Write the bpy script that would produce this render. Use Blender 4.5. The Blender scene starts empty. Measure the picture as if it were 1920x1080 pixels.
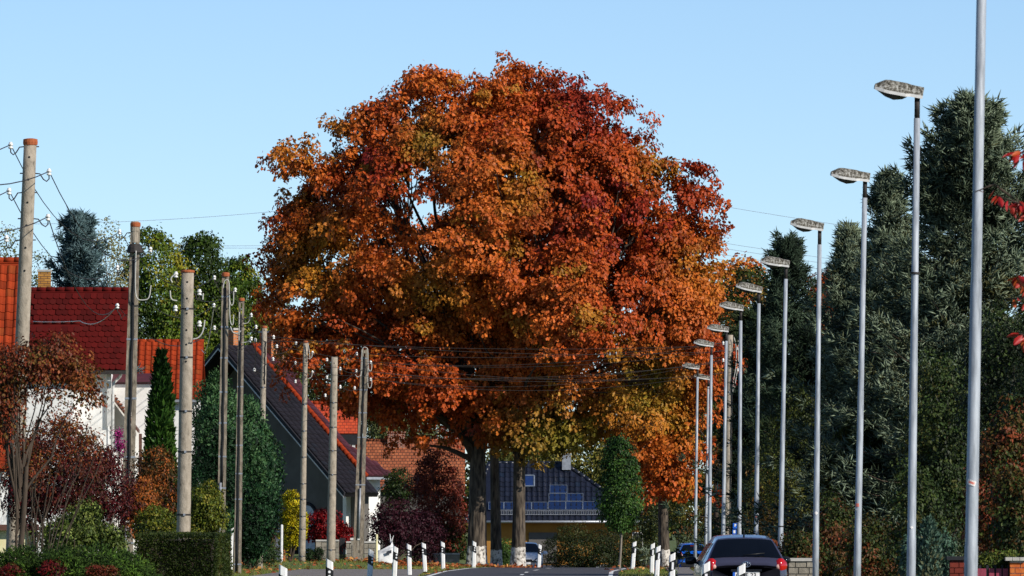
import bpy, math
import numpy as np
from mathutils import Matrix, Vector
R = math.radians
scene = bpy.context.scene
COL = scene.collection
rng = np.random.default_rng(7)

# ------------------------------------------------------------------ camera
FPX = 15000.0            # focal length in photo pixels (1920 wide)
CAMH = 1.87
HOR = 974.0              # horizon row
PITCH = math.atan((HOR - 540) / FPX)
cam = bpy.data.cameras.new('camera')
cam.sensor_width = 36.0
cam.lens = 36.0 * FPX / 1920.0
cam.clip_start = 1.0
cam.clip_end = 9000.0
cam.dof.use_dof = True
cam.dof.focus_distance = 260.0
cam.dof.aperture_fstop = 16.0
camo = bpy.data.objects.new('camera', cam)
camo.location = (0, 0, CAMH)
camo.rotation_euler = (math.pi / 2 + PITCH, 0, 0)
COL.objects.link(camo)
scene.camera = camo

# ------------------------------------------------------------------ sky and sun
SUN_AZ, SUN_EL = 50.0, 31.0      # azimuth: degrees to the right of straight behind the camera
sdir = Vector((math.sin(R(SUN_AZ)) * math.cos(R(SUN_EL)), -math.cos(R(SUN_AZ)) * math.cos(R(SUN_EL)), math.sin(R(SUN_EL))))
world = bpy.data.worlds.new('World')
scene.world = world
world.use_nodes = True
wn = world.node_tree
bg = wn.nodes['Background']
sky = wn.nodes.new('ShaderNodeTexSky')
sky.sky_type = 'NISHITA'
sky.sun_disc = False
sky.sun_elevation = R(SUN_EL)
sky.sun_rotation = R(180 - SUN_AZ)
sky.altitude = 4000
sky.air_density = 1.0
sky.dust_density = 0.0
sky.ozone_density = 3.6
hs = wn.nodes.new('ShaderNodeHueSaturation')
hs.inputs['Hue'].default_value = 0.5
hs.inputs['Saturation'].default_value = 1.0
wn.links.new(sky.outputs[0], hs.inputs['Color'])
wn.links.new(hs.outputs[0], bg.inputs[0])
bg.inputs[1].default_value = 0.122
sl = bpy.data.lights.new('sun', 'SUN')
sl.energy = 5.0
sl.angle = R(0.53)
sl.color = (1.0, 0.94, 0.85)
so = bpy.data.objects.new('sun', sl)
so.rotation_euler = sdir.to_track_quat('Z', 'Y').to_euler()
so.location = (60, -40, 80)
COL.objects.link(so)
vs = scene.view_settings
vs.view_transform = 'Standard'
vs.look = 'None'
vs.exposure = 0.0
vs.gamma = 1.0
vs.use_curve_mapping = False

# ------------------------------------------------------------------ helpers
CP, SP = math.cos(PITCH), math.sin(PITCH)


def at(px, py, D):
    """world point at depth D (metres along Y) on the ray through photo pixel (px, py)"""
    u, v = px - 960.0, 540.0 - py
    dy, dz = FPX * CP - v * SP, FPX * SP + v * CP
    k = D / dy
    return np.array([u * k, D, CAMH + dz * k])


def X(px, D): return at(px, HOR, D)[0]
def Zp(py, D): return at(960, py, D)[2]
def mpp(D): return D / FPX


def sstep(a, b, x):
    t = np.clip((np.asarray(x, float) - a) / (b - a), 0, 1)
    return t * t * (3 - 2 * t)


def gz(x, y):
    return -0.75 * sstep(300, 395, y) * sstep(-6, 0, x) + 0.17 * sstep(296, 316, y) * sstep(-4.2, -6.2, x)


def lin(h):
    h = h.lstrip('#')
    o = []
    for i in (0, 2, 4):
        c = int(h[i:i + 2], 16) / 255.0
        o.append(c / 12.92 if c <= 0.04045 else ((c + 0.055) / 1.055) ** 2.4)
    return np.array(o)


class Noise:
    def __init__(self, seed, freq, n=9):
        r = np.random.default_rng(seed)
        k = r.normal(size=(n, 3))
        k /= np.linalg.norm(k, axis=1)[:, None]
        self.k = k * freq * r.uniform(0.6, 1.7, (n, 1))
        self.p = r.uniform(0, 6.28, n)

    def __call__(self, P):
        return np.sin(np.asarray(P) @ self.k.T + self.p).mean(axis=-1) * 1.9


ORG = {}


def org(parent):
    return ORG.get(parent.name, np.zeros(3)) if parent is not None else np.zeros(3)


def tag(o, label=None, cat=None, group=None, kind=None):
    if label: o['label'] = label
    if cat: o['category'] = cat
    if group: o['group'] = group
    if kind: o['kind'] = kind
    return o


def thing(name, label, cat, loc, group=None):
    o = bpy.data.objects.new(name, None)
    o.empty_display_size = 0.2
    o.location = [float(a) for a in loc]
    COL.objects.link(o)
    ORG[o.name] = np.array(loc, float)
    return tag(o, label, cat, group)


def mesh_of(name, V, F, mat, col=None, smooth=False):
    V = np.asarray(V, float)
    me = bpy.data.meshes.new(name)
    if isinstance(F, np.ndarray):
        n, k = F.shape
        me.vertices.add(len(V))
        me.vertices.foreach_set('co', V.astype(np.float32).ravel())
        me.loops.add(n * k)
        me.loops.foreach_set('vertex_index', F.astype(np.int32).ravel())
        me.polygons.add(n)
        me.polygons.foreach_set('loop_start', np.arange(0, n * k, k, dtype=np.int32))
        me.update(calc_edges=True)
    else:
        me.from_pydata(V.tolist(), [], F)
        me.update()
    if smooth:
        me.polygons.foreach_set('use_smooth', np.ones(len(me.polygons), bool))
    if col is not None:
        ca = me.color_attributes.new('Col', 'FLOAT_COLOR', 'POINT')
        c4 = np.ones((len(V), 4), np.float32)
        c4[:, :3] = col
        ca.data.foreach_set('color', c4.ravel())
    if mat is not None:
        me.materials.append(mat)
    return me


def build(name, V, F, mat, parent=None, col=None, smooth=False, loc=None):
    """world-space verts -> one object; part of `parent` or top-level with its origin at loc"""
    if parent is not None:
        o0 = org(parent)
    else:
        o0 = np.array(loc if loc is not None else (0, 0, 0), float)
    me = mesh_of(name, np.asarray(V, float) - o0, F, mat, col, smooth)
    o = bpy.data.objects.new(name, me)
    COL.objects.link(o)
    if parent is not None:
        o.parent = parent
    else:
        o.location = o0
    ORG[o.name] = o0
    return o


def inst(name, me, M, parent):
    """shared-mesh piece at world matrix M under parent"""
    o = bpy.data.objects.new(name, me)
    COL.objects.link(o)
    if parent is not None:
        o.parent = parent
        M = Matrix.Translation(-Vector(org(parent))) @ M
    o.matrix_basis = M
    ORG[o.name] = org(parent)
    return o


class MB:
    def __init__(s): s.V, s.F = [], []

    def add(s, V, F):
        b = len(s.V)
        s.V.extend([list(map(float, v)) for v in V])
        s.F.extend([[b + i for i in f] for f in F])
        return s

    def box(s, c, size, rz=0.0, M=None):
        hx, hy, hz = size[0] / 2, size[1] / 2, size[2] / 2
        P = [Vector((x, y, z)) for z in (-hz, hz) for x, y in ((-hx, -hy), (hx, -hy), (hx, hy), (-hx, hy))]
        m = M if M is not None else Matrix.Rotation(rz, 3, 'Z')
        P = [m @ p + Vector(c) for p in P]
        return s.add(P, [[3, 2, 1, 0], [4, 5, 6, 7], [0, 1, 5, 4], [1, 2, 6, 5], [2, 3, 7, 6], [3, 0, 4, 7]])

    def tube(s, pts, rad, n=8, caps=True):
        pts = [Vector(p) for p in pts]
        if np.isscalar(rad): rad = [rad] * len(pts)
        V, F = [], []
        prev = None
        for i, p in enumerate(pts):
            t = (pts[min(i + 1, len(pts) - 1)] - pts[max(i - 1, 0)])
            t = t.normalized() if t.length > 1e-9 else Vector((0, 0, 1))
            if prev is None:
                a = Vector((1, 0, 0)) if abs(t.x) < 0.9 else Vector((0, 1, 0))
                u = (a - t * a.dot(t)).normalized()
            else:
                u = prev - t * prev.dot(t)
                u = u.normalized() if u.length > 1e-6 else t.orthogonal().normalized()
            prev = u
            w = t.cross(u)
            for k in range(n):
                a = 2 * math.pi * k / n
                V.append(p + (u * math.cos(a) + w * math.sin(a)) * rad[i])
        for i in range(len(pts) - 1):
            for k in range(n):
                F.append([i * n + k, i * n + (k + 1) % n, (i + 1) * n + (k + 1) % n, (i + 1) * n + k])
        if caps:
            F.append(list(range(n))[::-1])
            F.append([(len(pts) - 1) * n + k for k in range(n)])
        return s.add(V, F)

    def lathe(s, prof, c, n=10, axis=None):
        c = Vector(c)
        q = Vector((0, 0, 1)).rotation_difference(Vector(axis)) if axis is not None else None
        V, F = [], []
        for r, z in prof:
            for k in range(n):
                a = 2 * math.pi * k / n
                p = Vector((r * math.cos(a), r * math.sin(a), z))
                V.append(c + (q @ p if q else p))
        for i in range(len(prof) - 1):
            for k in range(n):
                F.append([i * n + k, i * n + (k + 1) % n, (i + 1) * n + (k + 1) % n, (i + 1) * n + k])
        F.append(list(range(n))[::-1])
        F.append([(len(prof) - 1) * n + k for k in range(n)])
        return s.add(V, F)

    def prism(s, poly, ext):
        """poly: ordered 3-D points; ext: extrusion vector"""
        n = len(poly)
        P = [Vector(p) for p in poly]
        e = Vector(ext)
        return s.add(P + [p + e for p in P], [list(range(n))[::-1], [n + i for i in range(n)]] +
                     [[i, (i + 1) % n, n + (i + 1) % n, n + i] for i in range(n)])

    def build(s, name, mat, parent=None, smooth=False, loc=None):
        return build(name, np.array(s.V), s.F, mat, parent, None, smooth, loc)


# ------------------------------------------------------------------ materials
def newmat(name):
    m = bpy.data.materials.new(name)
    m.use_nodes = True
    nt = m.node_tree
    return m, nt, nt.nodes['Principled BSDF']


def mat_noise(name, stops, scale=5.0, rough=0.8, bump=0.0, bscale=None, metal=0.0, stretch=(1, 1, 1), detail=6.0, spec=0.4, coat=0.0):
    m, nt, b = newmat(name)
    tc = nt.nodes.new('ShaderNodeTexCoord')
    mp = nt.nodes.new('ShaderNodeMapping')
    mp.inputs['Scale'].default_value = stretch
    nt.links.new(tc.outputs['Object'], mp.inputs['Vector'])
    n = nt.nodes.new('ShaderNodeTexNoise')
    n.inputs['Scale'].default_value = scale
    n.inputs['Detail'].default_value = detail
    n.inputs['Roughness'].default_value = 0.65
    nt.links.new(mp.outputs[0], n.inputs['Vector'])
    cr = nt.nodes.new('ShaderNodeValToRGB')
    el = cr.color_ramp.elements
    while len(el) < len(stops): el.new(0.5)
    for e, (p, c) in zip(el, stops):
        e.position = p
        e.color = (*c, 1)
    nt.links.new(n.outputs['Fac'], cr.inputs['Fac'])
    nt.links.new(cr.outputs[0], b.inputs['Base Color'])
    b.inputs['Roughness'].default_value = rough
    b.inputs['Metallic'].default_value = metal
    b.inputs['Specular IOR Level'].default_value = spec
    b.inputs['Coat Weight'].default_value = coat
    if bump > 0:
        n2 = nt.nodes.new('ShaderNodeTexNoise')
        n2.inputs['Scale'].default_value = bscale or scale * 3
        n2.inputs['Detail'].default_value = 5
        nt.links.new(mp.outputs[0], n2.inputs['Vector'])
        bp = nt.nodes.new('ShaderNodeBump')
        bp.inputs['Strength'].default_value = bump
        bp.inputs['Distance'].default_value = 0.03
        nt.links.new(n2.outputs['Fac'], bp.inputs['Height'])
        nt.links.new(bp.outputs[0], b.inputs['Normal'])
    return m


def two(name, a, b, **k):
    return mat_noise(name, [(0.3, lin(a)), (0.7, lin(b))], **k)


def mat_leaf(name, transl=0.25, rough=0.45, spec=0.35):
    m, nt, b = newmat(name)
    at_ = nt.nodes.new('ShaderNodeAttribute')
    at_.attribute_name = 'Col'
    nt.links.new(at_.outputs['Color'], b.inputs['Base Color'])
    b.inputs['Roughness'].default_value = rough
    b.inputs['Specular IOR Level'].default_value = spec
    if transl > 0:
        tr = nt.nodes.new('ShaderNodeBsdfTranslucent')
        nt.links.new(at_.outputs['Color'], tr.inputs['Color'])
        mx = nt.nodes.new('ShaderNodeMixShader')
        mx.inputs[0].default_value = transl
        nt.links.new(b.outputs[0], mx.inputs[1])
        nt.links.new(tr.outputs[0], mx.inputs[2])
        nt.links.new(mx.outputs[0], nt.nodes['Material Output'].inputs['Surface'])
    return m


M = {}
M['leaf'] = mat_leaf('leaf', 0.13, 0.5, 0.16)
M['needle'] = mat_leaf('needle', 0.06, 0.65, 0.12)
M['concrete'] = mat_noise('concrete', [(0.28, lin('#5d564c')), (0.42, lin('#938878')), (0.62, lin('#a89c8b')), (0.8, lin('#b3a998'))], scale=9, rough=0.9, bump=0.4, bscale=50, stretch=(1, 1, 0.5))
M['concrete_old'] = mat_noise('concrete_old', [(0.3, lin('#544c42')), (0.5, lin('#867b6b')), (0.75, lin('#a79b89'))], scale=12, rough=0.9, bump=0.4, bscale=60, stretch=(1, 1, 0.35))
M['terracotta'] = two('terracotta', '#8e4524', '#b2653a', scale=14, rough=0.85)
M['iron'] = two('iron', '#1d1a19', '#3a332f', scale=20, rough=0.7)
M['black_cable'] = two('black_cable', '#0d0d0f', '#1c1c1e', scale=20, rough=0.6)
M['white_cable'] = two('white_cable', '#a8a59c', '#c4c2ba', scale=20, rough=0.5)
M['ceramic'] = two('ceramic', '#d8d6d0', '#efeee9', scale=20, rough=0.15, spec=0.6)
M['galv'] = mat_noise('galv', [(0.3, lin('#737980')), (0.5, lin('#9ea4ab')), (0.72, lin('#b9bfc6'))], scale=16, rough=0.6, metal=0.1, stretch=(1, 1, 0.12), bump=0.05)
M['lamp_lichen'] = mat_noise('lamp_lichen', [(0.38, lin('#2f2a20')), (0.47, lin('#5b564c')), (0.56, lin('#8f8c84')), (0.74, lin('#c9c7bf'))], scale=26, rough=0.8, detail=9, bump=0.2)
M['lamp_rim'] = two('lamp_rim', '#c4c2bf', '#dddbd7', scale=9, rough=0.6)
M['lamp_glass'] = two('lamp_glass', '#33312c', '#4a4740', scale=6, rough=0.2)
M['white_plastic'] = two('white_plastic', '#dddcd8', '#f0efec', scale=5, rough=0.45)
M['black_plastic'] = two('black_plastic', '#0c0c0d', '#191919', scale=8, rough=0.5)
M['reflector'] = two('reflector', '#d5d5d2', '#ffffff', scale=8, rough=0.15)
M['white_wall'] = mat_noise('white_wall', [(0.25, lin('#cbc8c1')), (0.5, lin('#e6e4df')), (0.8, lin('#efede8'))], scale=0.9, rough=0.9, bump=0.15, bscale=60)
M['grey_wall'] = mat_noise('grey_wall', [(0.3, lin('#55514d')), (0.7, lin('#696560'))], scale=0.8, rough=0.95, bump=0.2, bscale=50)
M['cream_wall'] = two('cream_wall', '#dcd19c', '#ebe3b8', scale=2, rough=0.85)
M['ochre_wall'] = two('ochre_wall', '#96662a', '#ac7a36', scale=1, rough=0.9)
M['brown_wood'] = two('brown_wood', '#4a3128', '#6b473a', scale=6, rough=0.7, stretch=(1, 8, 8))
M['dark_wood'] = two('dark_wood', '#141519', '#24252b', scale=5, rough=0.8)
M['board_white'] = two('board_white', '#b9b6b0', '#d9d7d2', scale=5, rough=0.7)
M['tile_red'] = two('tile_red', '#480a08', '#5e120e', scale=2.2, spec=.15, rough=0.9, bump=0.1)
M['tile_orange'] = two('tile_orange', '#7f2a12', '#9c3a18', scale=2.5, spec=.15, rough=0.9, bump=0.1)
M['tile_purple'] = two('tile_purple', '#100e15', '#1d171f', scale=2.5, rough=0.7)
M['tile_plum'] = two('tile_plum', '#3d1b24', '#55242d', scale=2.0, rough=0.7)
M['tile_brown'] = None
M['tile_blue'] = two('tile_blue', '#0e111d', '#191d2c', scale=3, rough=0.4, spec=0.6)
M['zinc'] = two('zinc', '#8d9096', '#b0b3b8', scale=5, rough=0.45, metal=0.5)
M['pv'] = two('pv', '#14213f', '#1d2f55', scale=3, rough=0.12, spec=0.7)
M['pane'] = two('pane', '#1a2d57', '#23396a', scale=2, rough=0.08, spec=0.7)
M['pv_frame'] = two('pv_frame', '#6f7a88', '#98a2ae', scale=5, rough=0.4, metal=0.5)
M['brick'] = None
M['asphalt'] = mat_noise('asphalt', [(0.3, lin('#34343a')), (0.7, lin('#4b4b50'))], scale=1.3, rough=0.85, bump=0.2, bscale=60)
M['paving'] = mat_noise('paving', [(0.3, lin('#5f5a57')), (0.7, lin('#837d79'))], scale=1.5, rough=0.9, bump=0.2, bscale=30)
M['grass_ground'] = mat_noise('grass_ground', [(0.3, lin('#3e4a1c')), (0.55, lin('#56632a')), (0.75, lin('#6b6436'))], scale=0.7, rough=0.95, bump=0.3, bscale=20)
M['paint'] = two('paint', '#cfcfcb', '#e6e6e3', scale=4, rough=0.6)
M['fence_grey'] = two('fence_grey', '#565b66', '#747a86', scale=4, rough=0.8, stretch=(8, 8, 1))
M['fence_red'] = two('fence_red', '#7c2b3e', '#9c4054', scale=6, rough=0.6, stretch=(8, 8, 1))
M['coping'] = two('coping', '#9b9790', '#c2beb6', scale=4, rough=0.9)
M['stone'] = mat_noise('stone', [(0.3, lin('#6d675c')), (0.6, lin('#958d7f')), (0.8, lin('#aea697'))], scale=4, rough=0.95, bump=0.5, bscale=20)
M['bag'] = two('bag', '#c9c9c9', '#e9e9e8', scale=3, rough=0.7, bump=0.4, bscale=6)
M['bag_label'] = two('bag_label', '#22262f', '#3a3f4a', scale=9, rough=0.7)
M['sticker_pink'] = two('sticker_pink', '#d2695c', '#e58d7e', scale=20, rough=0.5)
M['sticker_white'] = two('sticker_white', '#e6dfd8', '#f4f0ec', scale=20, rough=0.5)
M['sign_blue'] = two('sign_blue', '#1450b4', '#2066d0', scale=3, rough=0.4)
M['rock'] = two('rock', '#6f6a60', '#98928a', scale=5, rough=0.95, bump=0.4)
M['branch'] = two('branch', '#332a22', '#54473b', scale=9, rough=0.95, stretch=(1, 1, 0.3), bump=0.3)
M['twig_pale'] = two('twig_pale', '#7a6f63', '#a0948a', scale=9, rough=0.9)
M['bark_pale'] = two('bark_pale', '#6f665b', '#92887b', scale=9, rough=0.95, stretch=(1, 1, 0.3), bump=0.3)


def mat_bark():
    m, nt, b = newmat('bark_limewashed')
    tc = nt.nodes.new('ShaderNodeTexCoord')
    mp = nt.nodes.new('ShaderNodeMapping')
    mp.inputs['Scale'].default_value = (1, 1, 0.22)
    nt.links.new(tc.outputs['Object'], mp.inputs['Vector'])
    n = nt.nodes.new('ShaderNodeTexNoise')
    n.inputs['Scale'].default_value = 9
    n.inputs['Detail'].default_value = 8
    nt.links.new(mp.outputs[0], n.inputs['Vector'])
    cr = nt.nodes.new('ShaderNodeValToRGB')
    for e, (p, c) in zip(cr.color_ramp.elements, [(0.36, lin('#261f19')), (0.66, lin('#665a4c'))]):
        e.position = p
        e.color = (*c, 1)
    nt.links.new(n.outputs['Fac'], cr.inputs['Fac'])
    sp = nt.nodes.new('ShaderNodeSeparateXYZ')
    nt.links.new(tc.outputs['Object'], sp.inputs[0])
    n2 = nt.nodes.new('ShaderNodeTexNoise')
    n2.inputs['Scale'].default_value = 7
    n2.inputs['Detail'].default_value = 7
    nt.links.new(tc.outputs['Object'], n2.inputs['Vector'])
    # worn lime-wash band up to about 0.95 m: height + noise
    a = nt.nodes.new('ShaderNodeMath'); a.operation = 'MULTIPLY_ADD'
    a.inputs[1].default_value = 0.25
    nt.links.new(n2.outputs['Fac'], a.inputs[0]); nt.links.new(sp.outputs['Z'], a.inputs[2])
    lt = nt.nodes.new('ShaderNodeMath'); lt.operation = 'LESS_THAN'; lt.inputs[1].default_value = 1.12
    nt.links.new(a.outputs[0], lt.inputs[0])
    wr = nt.nodes.new('ShaderNodeMapRange')
    wr.inputs['From Min'].default_value = 0.36; wr.inputs['From Max'].default_value = 0.54
    nt.links.new(n2.outputs['Fac'], wr.inputs['Value'])
    ml = nt.nodes.new('ShaderNodeMath'); ml.operation = 'MULTIPLY'
    nt.links.new(lt.outputs[0], ml.inputs[0]); nt.links.new(wr.outputs[0], ml.inputs[1])
    mx = nt.nodes.new('ShaderNodeMixRGB')
    mx.inputs[2].default_value = (*lin('#cfc8bd'), 1)
    nt.links.new(ml.outputs[0], mx.inputs[0]); nt.links.new(cr.outputs[0], mx.inputs[1])
    nt.links.new(mx.outputs[0], b.inputs['Base Color'])
    b.inputs['Roughness'].default_value = 0.95
    bp = nt.nodes.new('ShaderNodeBump')
    bp.inputs['Strength'].default_value = 0.8; bp.inputs['Distance'].default_value = 0.05
    nt.links.new(n.outputs['Fac'], bp.inputs['Height']); nt.links.new(bp.outputs[0], b.inputs['Normal'])
    return m


def mat_bricks(name, c1, c2, mortar, bw, bh, mort=0.012, axis='XZ', rough=0.9):
    m, nt, b = newmat(name)
    tc = nt.nodes.new('ShaderNodeTexCoord')
    sp = nt.nodes.new('ShaderNodeSeparateXYZ')
    cb = nt.nodes.new('ShaderNodeCombineXYZ')
    nt.links.new(tc.outputs['Object'], sp.inputs[0])
    nt.links.new(sp.outputs['X'], cb.inputs['X'])
    nt.links.new(sp.outputs['Z'], cb.inputs['Y'])
    br = nt.nodes.new('ShaderNodeTexBrick')
    br.inputs['Color1'].default_value = (*lin(c1), 1)
    br.inputs['Color2'].default_value = (*lin(c2), 1)
    br.inputs['Mortar'].default_value = (*lin(mortar), 1)
    br.inputs['Scale'].default_value = 1
    br.inputs['Mortar Size'].default_value = mort
    br.inputs['Brick Width'].default_value = bw
    br.inputs['Row Height'].default_value = bh
    nt.links.new(cb.outputs[0], br.inputs['Vector'])
    n = nt.nodes.new('ShaderNodeTexNoise'); n.inputs['Scale'].default_value = 3.0; n.inputs['Detail'].default_value = 6
    nt.links.new(tc.outputs['Object'], n.inputs['Vector'])
    mr = nt.nodes.new('ShaderNodeMapRange'); mr.inputs['To Min'].default_value = 0.6; mr.inputs['To Max'].default_value = 1.3
    nt.links.new(n.outputs['Fac'], mr.inputs['Value'])
    mx = nt.nodes.new('ShaderNodeMixRGB'); mx.blend_type = 'MULTIPLY'; mx.inputs[0].default_value = 1
    nt.links.new(br.outputs['Color'], mx.inputs[1]); nt.links.new(mr.outputs[0], mx.inputs[2])
    nt.links.new(mx.outputs[0], b.inputs['Base Color'])
    b.inputs['Roughness'].default_value = rough
    bp = nt.nodes.new('ShaderNodeBump'); bp.inputs['Strength'].default_value = 0.6; bp.inputs['Distance'].default_value = 0.03
    bp.invert = True
    nt.links.new(br.outputs['Fac'], bp.inputs['Height']); nt.links.new(bp.outputs[0], b.inputs['Normal'])
    return m


M['bark'] = mat_bark()
M['brick'] = mat_bricks('brick', '#7d3a26', '#9c4f35', '#a39a8c', 0.24, 0.075)
M['brick_orange'] = mat_bricks('brick_orange', '#b65a22', '#d07a35', '#8f8576', 0.24, 0.08)
M['brick_yellow'] = mat_bricks('brick_yellow', '#a5712d', '#c08a3e', '#6a4a33', 0.24, 0.08)
M['brick_dark'] = mat_bricks('brick_dark', '#5a2018', '#7b2f20', '#40221b', 0.24, 0.075)
M['tile_brown'] = mat_bricks('tile_brown', '#8a4526', '#a9603a', '#4d2818', 0.22, 0.17, 0.02)
M['tile_orange_far'] = mat_bricks('tile_orange_far', '#b23a18', '#c54b22', '#7d2812', 0.22, 0.15, 0.015)


def mat_paintwork(name, c, rough=0.25, metal=0.3):
    return two(name, c, c, scale=3, rough=rough, metal=metal, coat=0.7, spec=0.5)


# ------------------------------------------------------------------ leaf machinery
OAK_V = np.array([[0, 0, 0], [-.30, .28, .05], [-.15, .47, .02], [-.38, .68, .07], [0, 1, -.14], [.38, .68, .07], [.15, .47, .02], [.30, .28, .05]])
OAK_F = np.array([[0, 1, 2], [0, 2, 6], [0, 6, 7], [2, 3, 4], [2, 4, 6], [6, 4, 5]])
OVAL_V = np.array([[0, 0, 0], [-.30, .48, .07], [0, 1, -.12], [.30, .48, .07]])
OVAL_F = np.array([[0, 1, 2], [0, 2, 3]])
BLADE_V = np.array([[-.5, 0, 0], [.5, 0, 0], [0, 1, 0.12]])
BLADE_F = np.array([[0, 1, 2]])
SHOOT_V = np.array([[0, 0, 0], [-.5, .35, -.29], [.5, .35, -.29], [0, .35, .58], [0, 1, 0]])
SHOOT_F = np.array([[0, 2, 1], [0, 3, 2], [0, 1, 3], [4, 1, 2], [4, 2, 3], [4, 3, 1]])
TPL = {'oak': (OAK_V, OAK_F), 'oval': (OVAL_V, OVAL_F), 'blade': (BLADE_V, BLADE_F), 'shoot': (SHOOT_V, SHOOT_F)}


def unit(a):
    a = np.asarray(a, float)
    return a / np.maximum(np.linalg.norm(a, axis=-1, keepdims=True), 1e-9)


def place(tpl, P, A, N, size, width=1.0):
    T, F = TPL[tpl]
    A = unit(A)
    N = N - A * (N * A).sum(-1, keepdims=True)
    N = unit(N)
    B = np.cross(A, N)
    size = np.asarray(size, float).reshape(-1, 1, 1)
    w = np.asarray(width, float).reshape(-1, 1, 1) if not np.isscalar(width) else width
    V = P[:, None, :] + size * (T[None, :, 1:2] * A[:, None, :] + w * T[None, :, 0:1] * B[:, None, :] + (w if tpl == 'shoot' else 1.0) * T[None, :, 2:3] * N[:, None, :])
    k = len(T)
    FF = (F[None] + (np.arange(len(P)) * k)[:, None, None]).reshape(-1, 3)
    return V.reshape(-1, 3), FF, k


def ell_clumps(ells, n, r, back=0.35, shell=0.16, bump=0.12, seed=1, cull=0.75, out=0.0):
    """clump centres and outward normals on the lumpy outer shell of a union of ellipsoids (c, radii)"""
    C = np.array([e[0] for e in ells]); Q = np.array([e[1] for e in ells])
    wgt = Q[:, 0] * Q[:, 2] + Q[:, 1] * Q[:, 2]
    wgt = wgt / wgt.sum()
    nz = Noise(seed, 1.0)
    outP, outN, outI = [], [], []
    tot = 0
    for _ in range(40):
        m = n * 3
        i = r.choice(len(ells), m, p=wgt)
        d = unit(r.normal(size=(m, 3)))
        rr = 1.0 - np.abs(r.normal(0, shell, m)) + (r.random(m) < out) * r.uniform(0.05, .2, m)
        rr *= 1 + bump * nz(d * 3.2 + i[:, None] * 7.7)
        P = C[i] + d * Q[i] * rr[:, None]
        keep = (d[:, 1] < 0.15) | (r.random(m) < back)
        for j in range(len(ells)):
            q = np.linalg.norm((P - C[j]) / Q[j], axis=1)
            keep &= ~((q < cull) & (i != j) & (r.random(m) < 0.9))
        N = unit(d / Q[i])
        outP.append(P[keep]); outN.append(N[keep]); outI.append(i[keep])
        tot += keep.sum()
        if tot >= n: break
    return np.concatenate(outP)[:n], np.concatenate(outN)[:n], np.concatenate(outI)[:n]


def sprays(P, N, n, per, r, sd=.75, sz=.32):
    """break each shell point up into a flattened tier of leaf sprays, leaving dark gaps between tiers"""
    i = np.repeat(np.arange(len(P)), per)
    k = r.uniform(.6, 1.3, len(P))[i][:, None]
    off = r.normal(0, 1, (len(i), 3)) * np.array([sd, sd, sz]) * k
    off[:, 2] -= .22 * np.linalg.norm(off[:, :2], axis=1)
    # tiers lean outwards and down
    off[:, 2] -= .35 * (off[:, :2] * N[i][:, :2]).sum(1)
    return P[i] + off, unit(N[i] + off * .25)


def clump_leaves(P, N, per, rad, size, colf, r, tpl='oak', width=1.0, droop=0.7, up=0.55, flat=0.45, jit=0.28, csd=0.16, dome=0.35):
    n = len(P)
    DN = unit(N * (1 - up) + np.array([0, 0, 1.0]) * up + r.normal(0, .22, (n, 3)))
    a = np.where(np.abs(DN[:, :1]) < .9, np.array([[1., 0, 0]]), np.array([[0, 1., 0]]))
    U = unit(np.cross(DN, a)); W = np.cross(DN, U)
    idx = np.repeat(np.arange(n), per)
    m = len(idx)
    th = r.uniform(0, 6.283, m)
    rho = np.sqrt(r.random(m))
    cr = (rad * r.uniform(0.6, 1.35, n))[idx]
    rd = U[idx] * np.cos(th)[:, None] + W[idx] * np.sin(th)[:, None]
    pos = P[idx] + rd * (rho * cr)[:, None] + DN[idx] * ((r.normal(0, flat * .5, m) - dome * rho ** 2) * cr)[:, None]
    A = unit(rd * 0.8 + np.array([0, 0, -1.0]) * droop + r.normal(0, .45, (m, 3)))
    NN = unit(DN[idx] + N[idx] * .5 + r.normal(0, .55, (m, 3)))
    sz = size * r.uniform(1 - jit, 1 + jit, m)
    col = colf(P, pos, idx) * (1 + r.normal(0, csd, (m, 1))) * (1 + r.normal(0, .05, (m, 3)))
    col = np.clip(col, 0.003, 0.9)
    V, F, k = place(tpl, pos, A, NN, sz, width)
    return V, F, np.repeat(col, k, axis=0)


def join(parts):
    V, F, C, b = [], [], [], 0
    for v, f, c in parts:
        V.append(v); F.append(f + b); C.append(c); b += len(v)
    return np.concatenate(V), np.concatenate(F), np.concatenate(C)


def palette(cols, weights=None, seed=3, freq=0.8, spread=0.25):
    """colour per clump: low-frequency noise plus a random draw between the given leaf colours"""
    cl = np.array([lin(c) for c in cols])
    nz = Noise(seed, freq)
    rr = np.random.default_rng(seed + 100)

    def f(P, pos, idx):
        t = 0.5 + 0.5 * nz(P) + rr.normal(0, spread, len(P))
        t = np.clip(t, 0, 0.9999) * (len(cl) - 1)
        i = t.astype(int); fr = (t - i)[:, None]
        c = cl[i] * (1 - fr) + cl[i + 1] * fr
        return c[idx]
    return f


def limbs(mb, base, tips, r0, rnd, bend=0.25, n=6):
    """tapered curved limbs from points on `base` (function of t) to tips"""
    for tip, (s, rr) in zip(tips, r0):
        tip = np.array(tip); s = np.array(s)
        L = np.linalg.norm(tip - s)
        mid = s * .5 + tip * .5 + np.array([rnd.normal(0, .08), rnd.normal(0, .08), bend]) * L * .4
        pts, rad = [], []
        for k in range(7):
            t = k / 6
            p = s * (1 - t) ** 2 + mid * 2 * t * (1 - t) + tip * t * t
            pts.append(p + rnd.normal(0, .012 * L, 3) * (0 < k < 6)); rad.append(max(rr * (1 - .88 * t), 0.008))
        mb.tube(pts, rad, n, caps=False)
    return mb


def E(px, py, rx, ry, D, depth=None):
    s = mpp(D)
    return (at(px, py, D), np.array([rx * s, depth if depth else rx * s, ry * s]))


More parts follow.
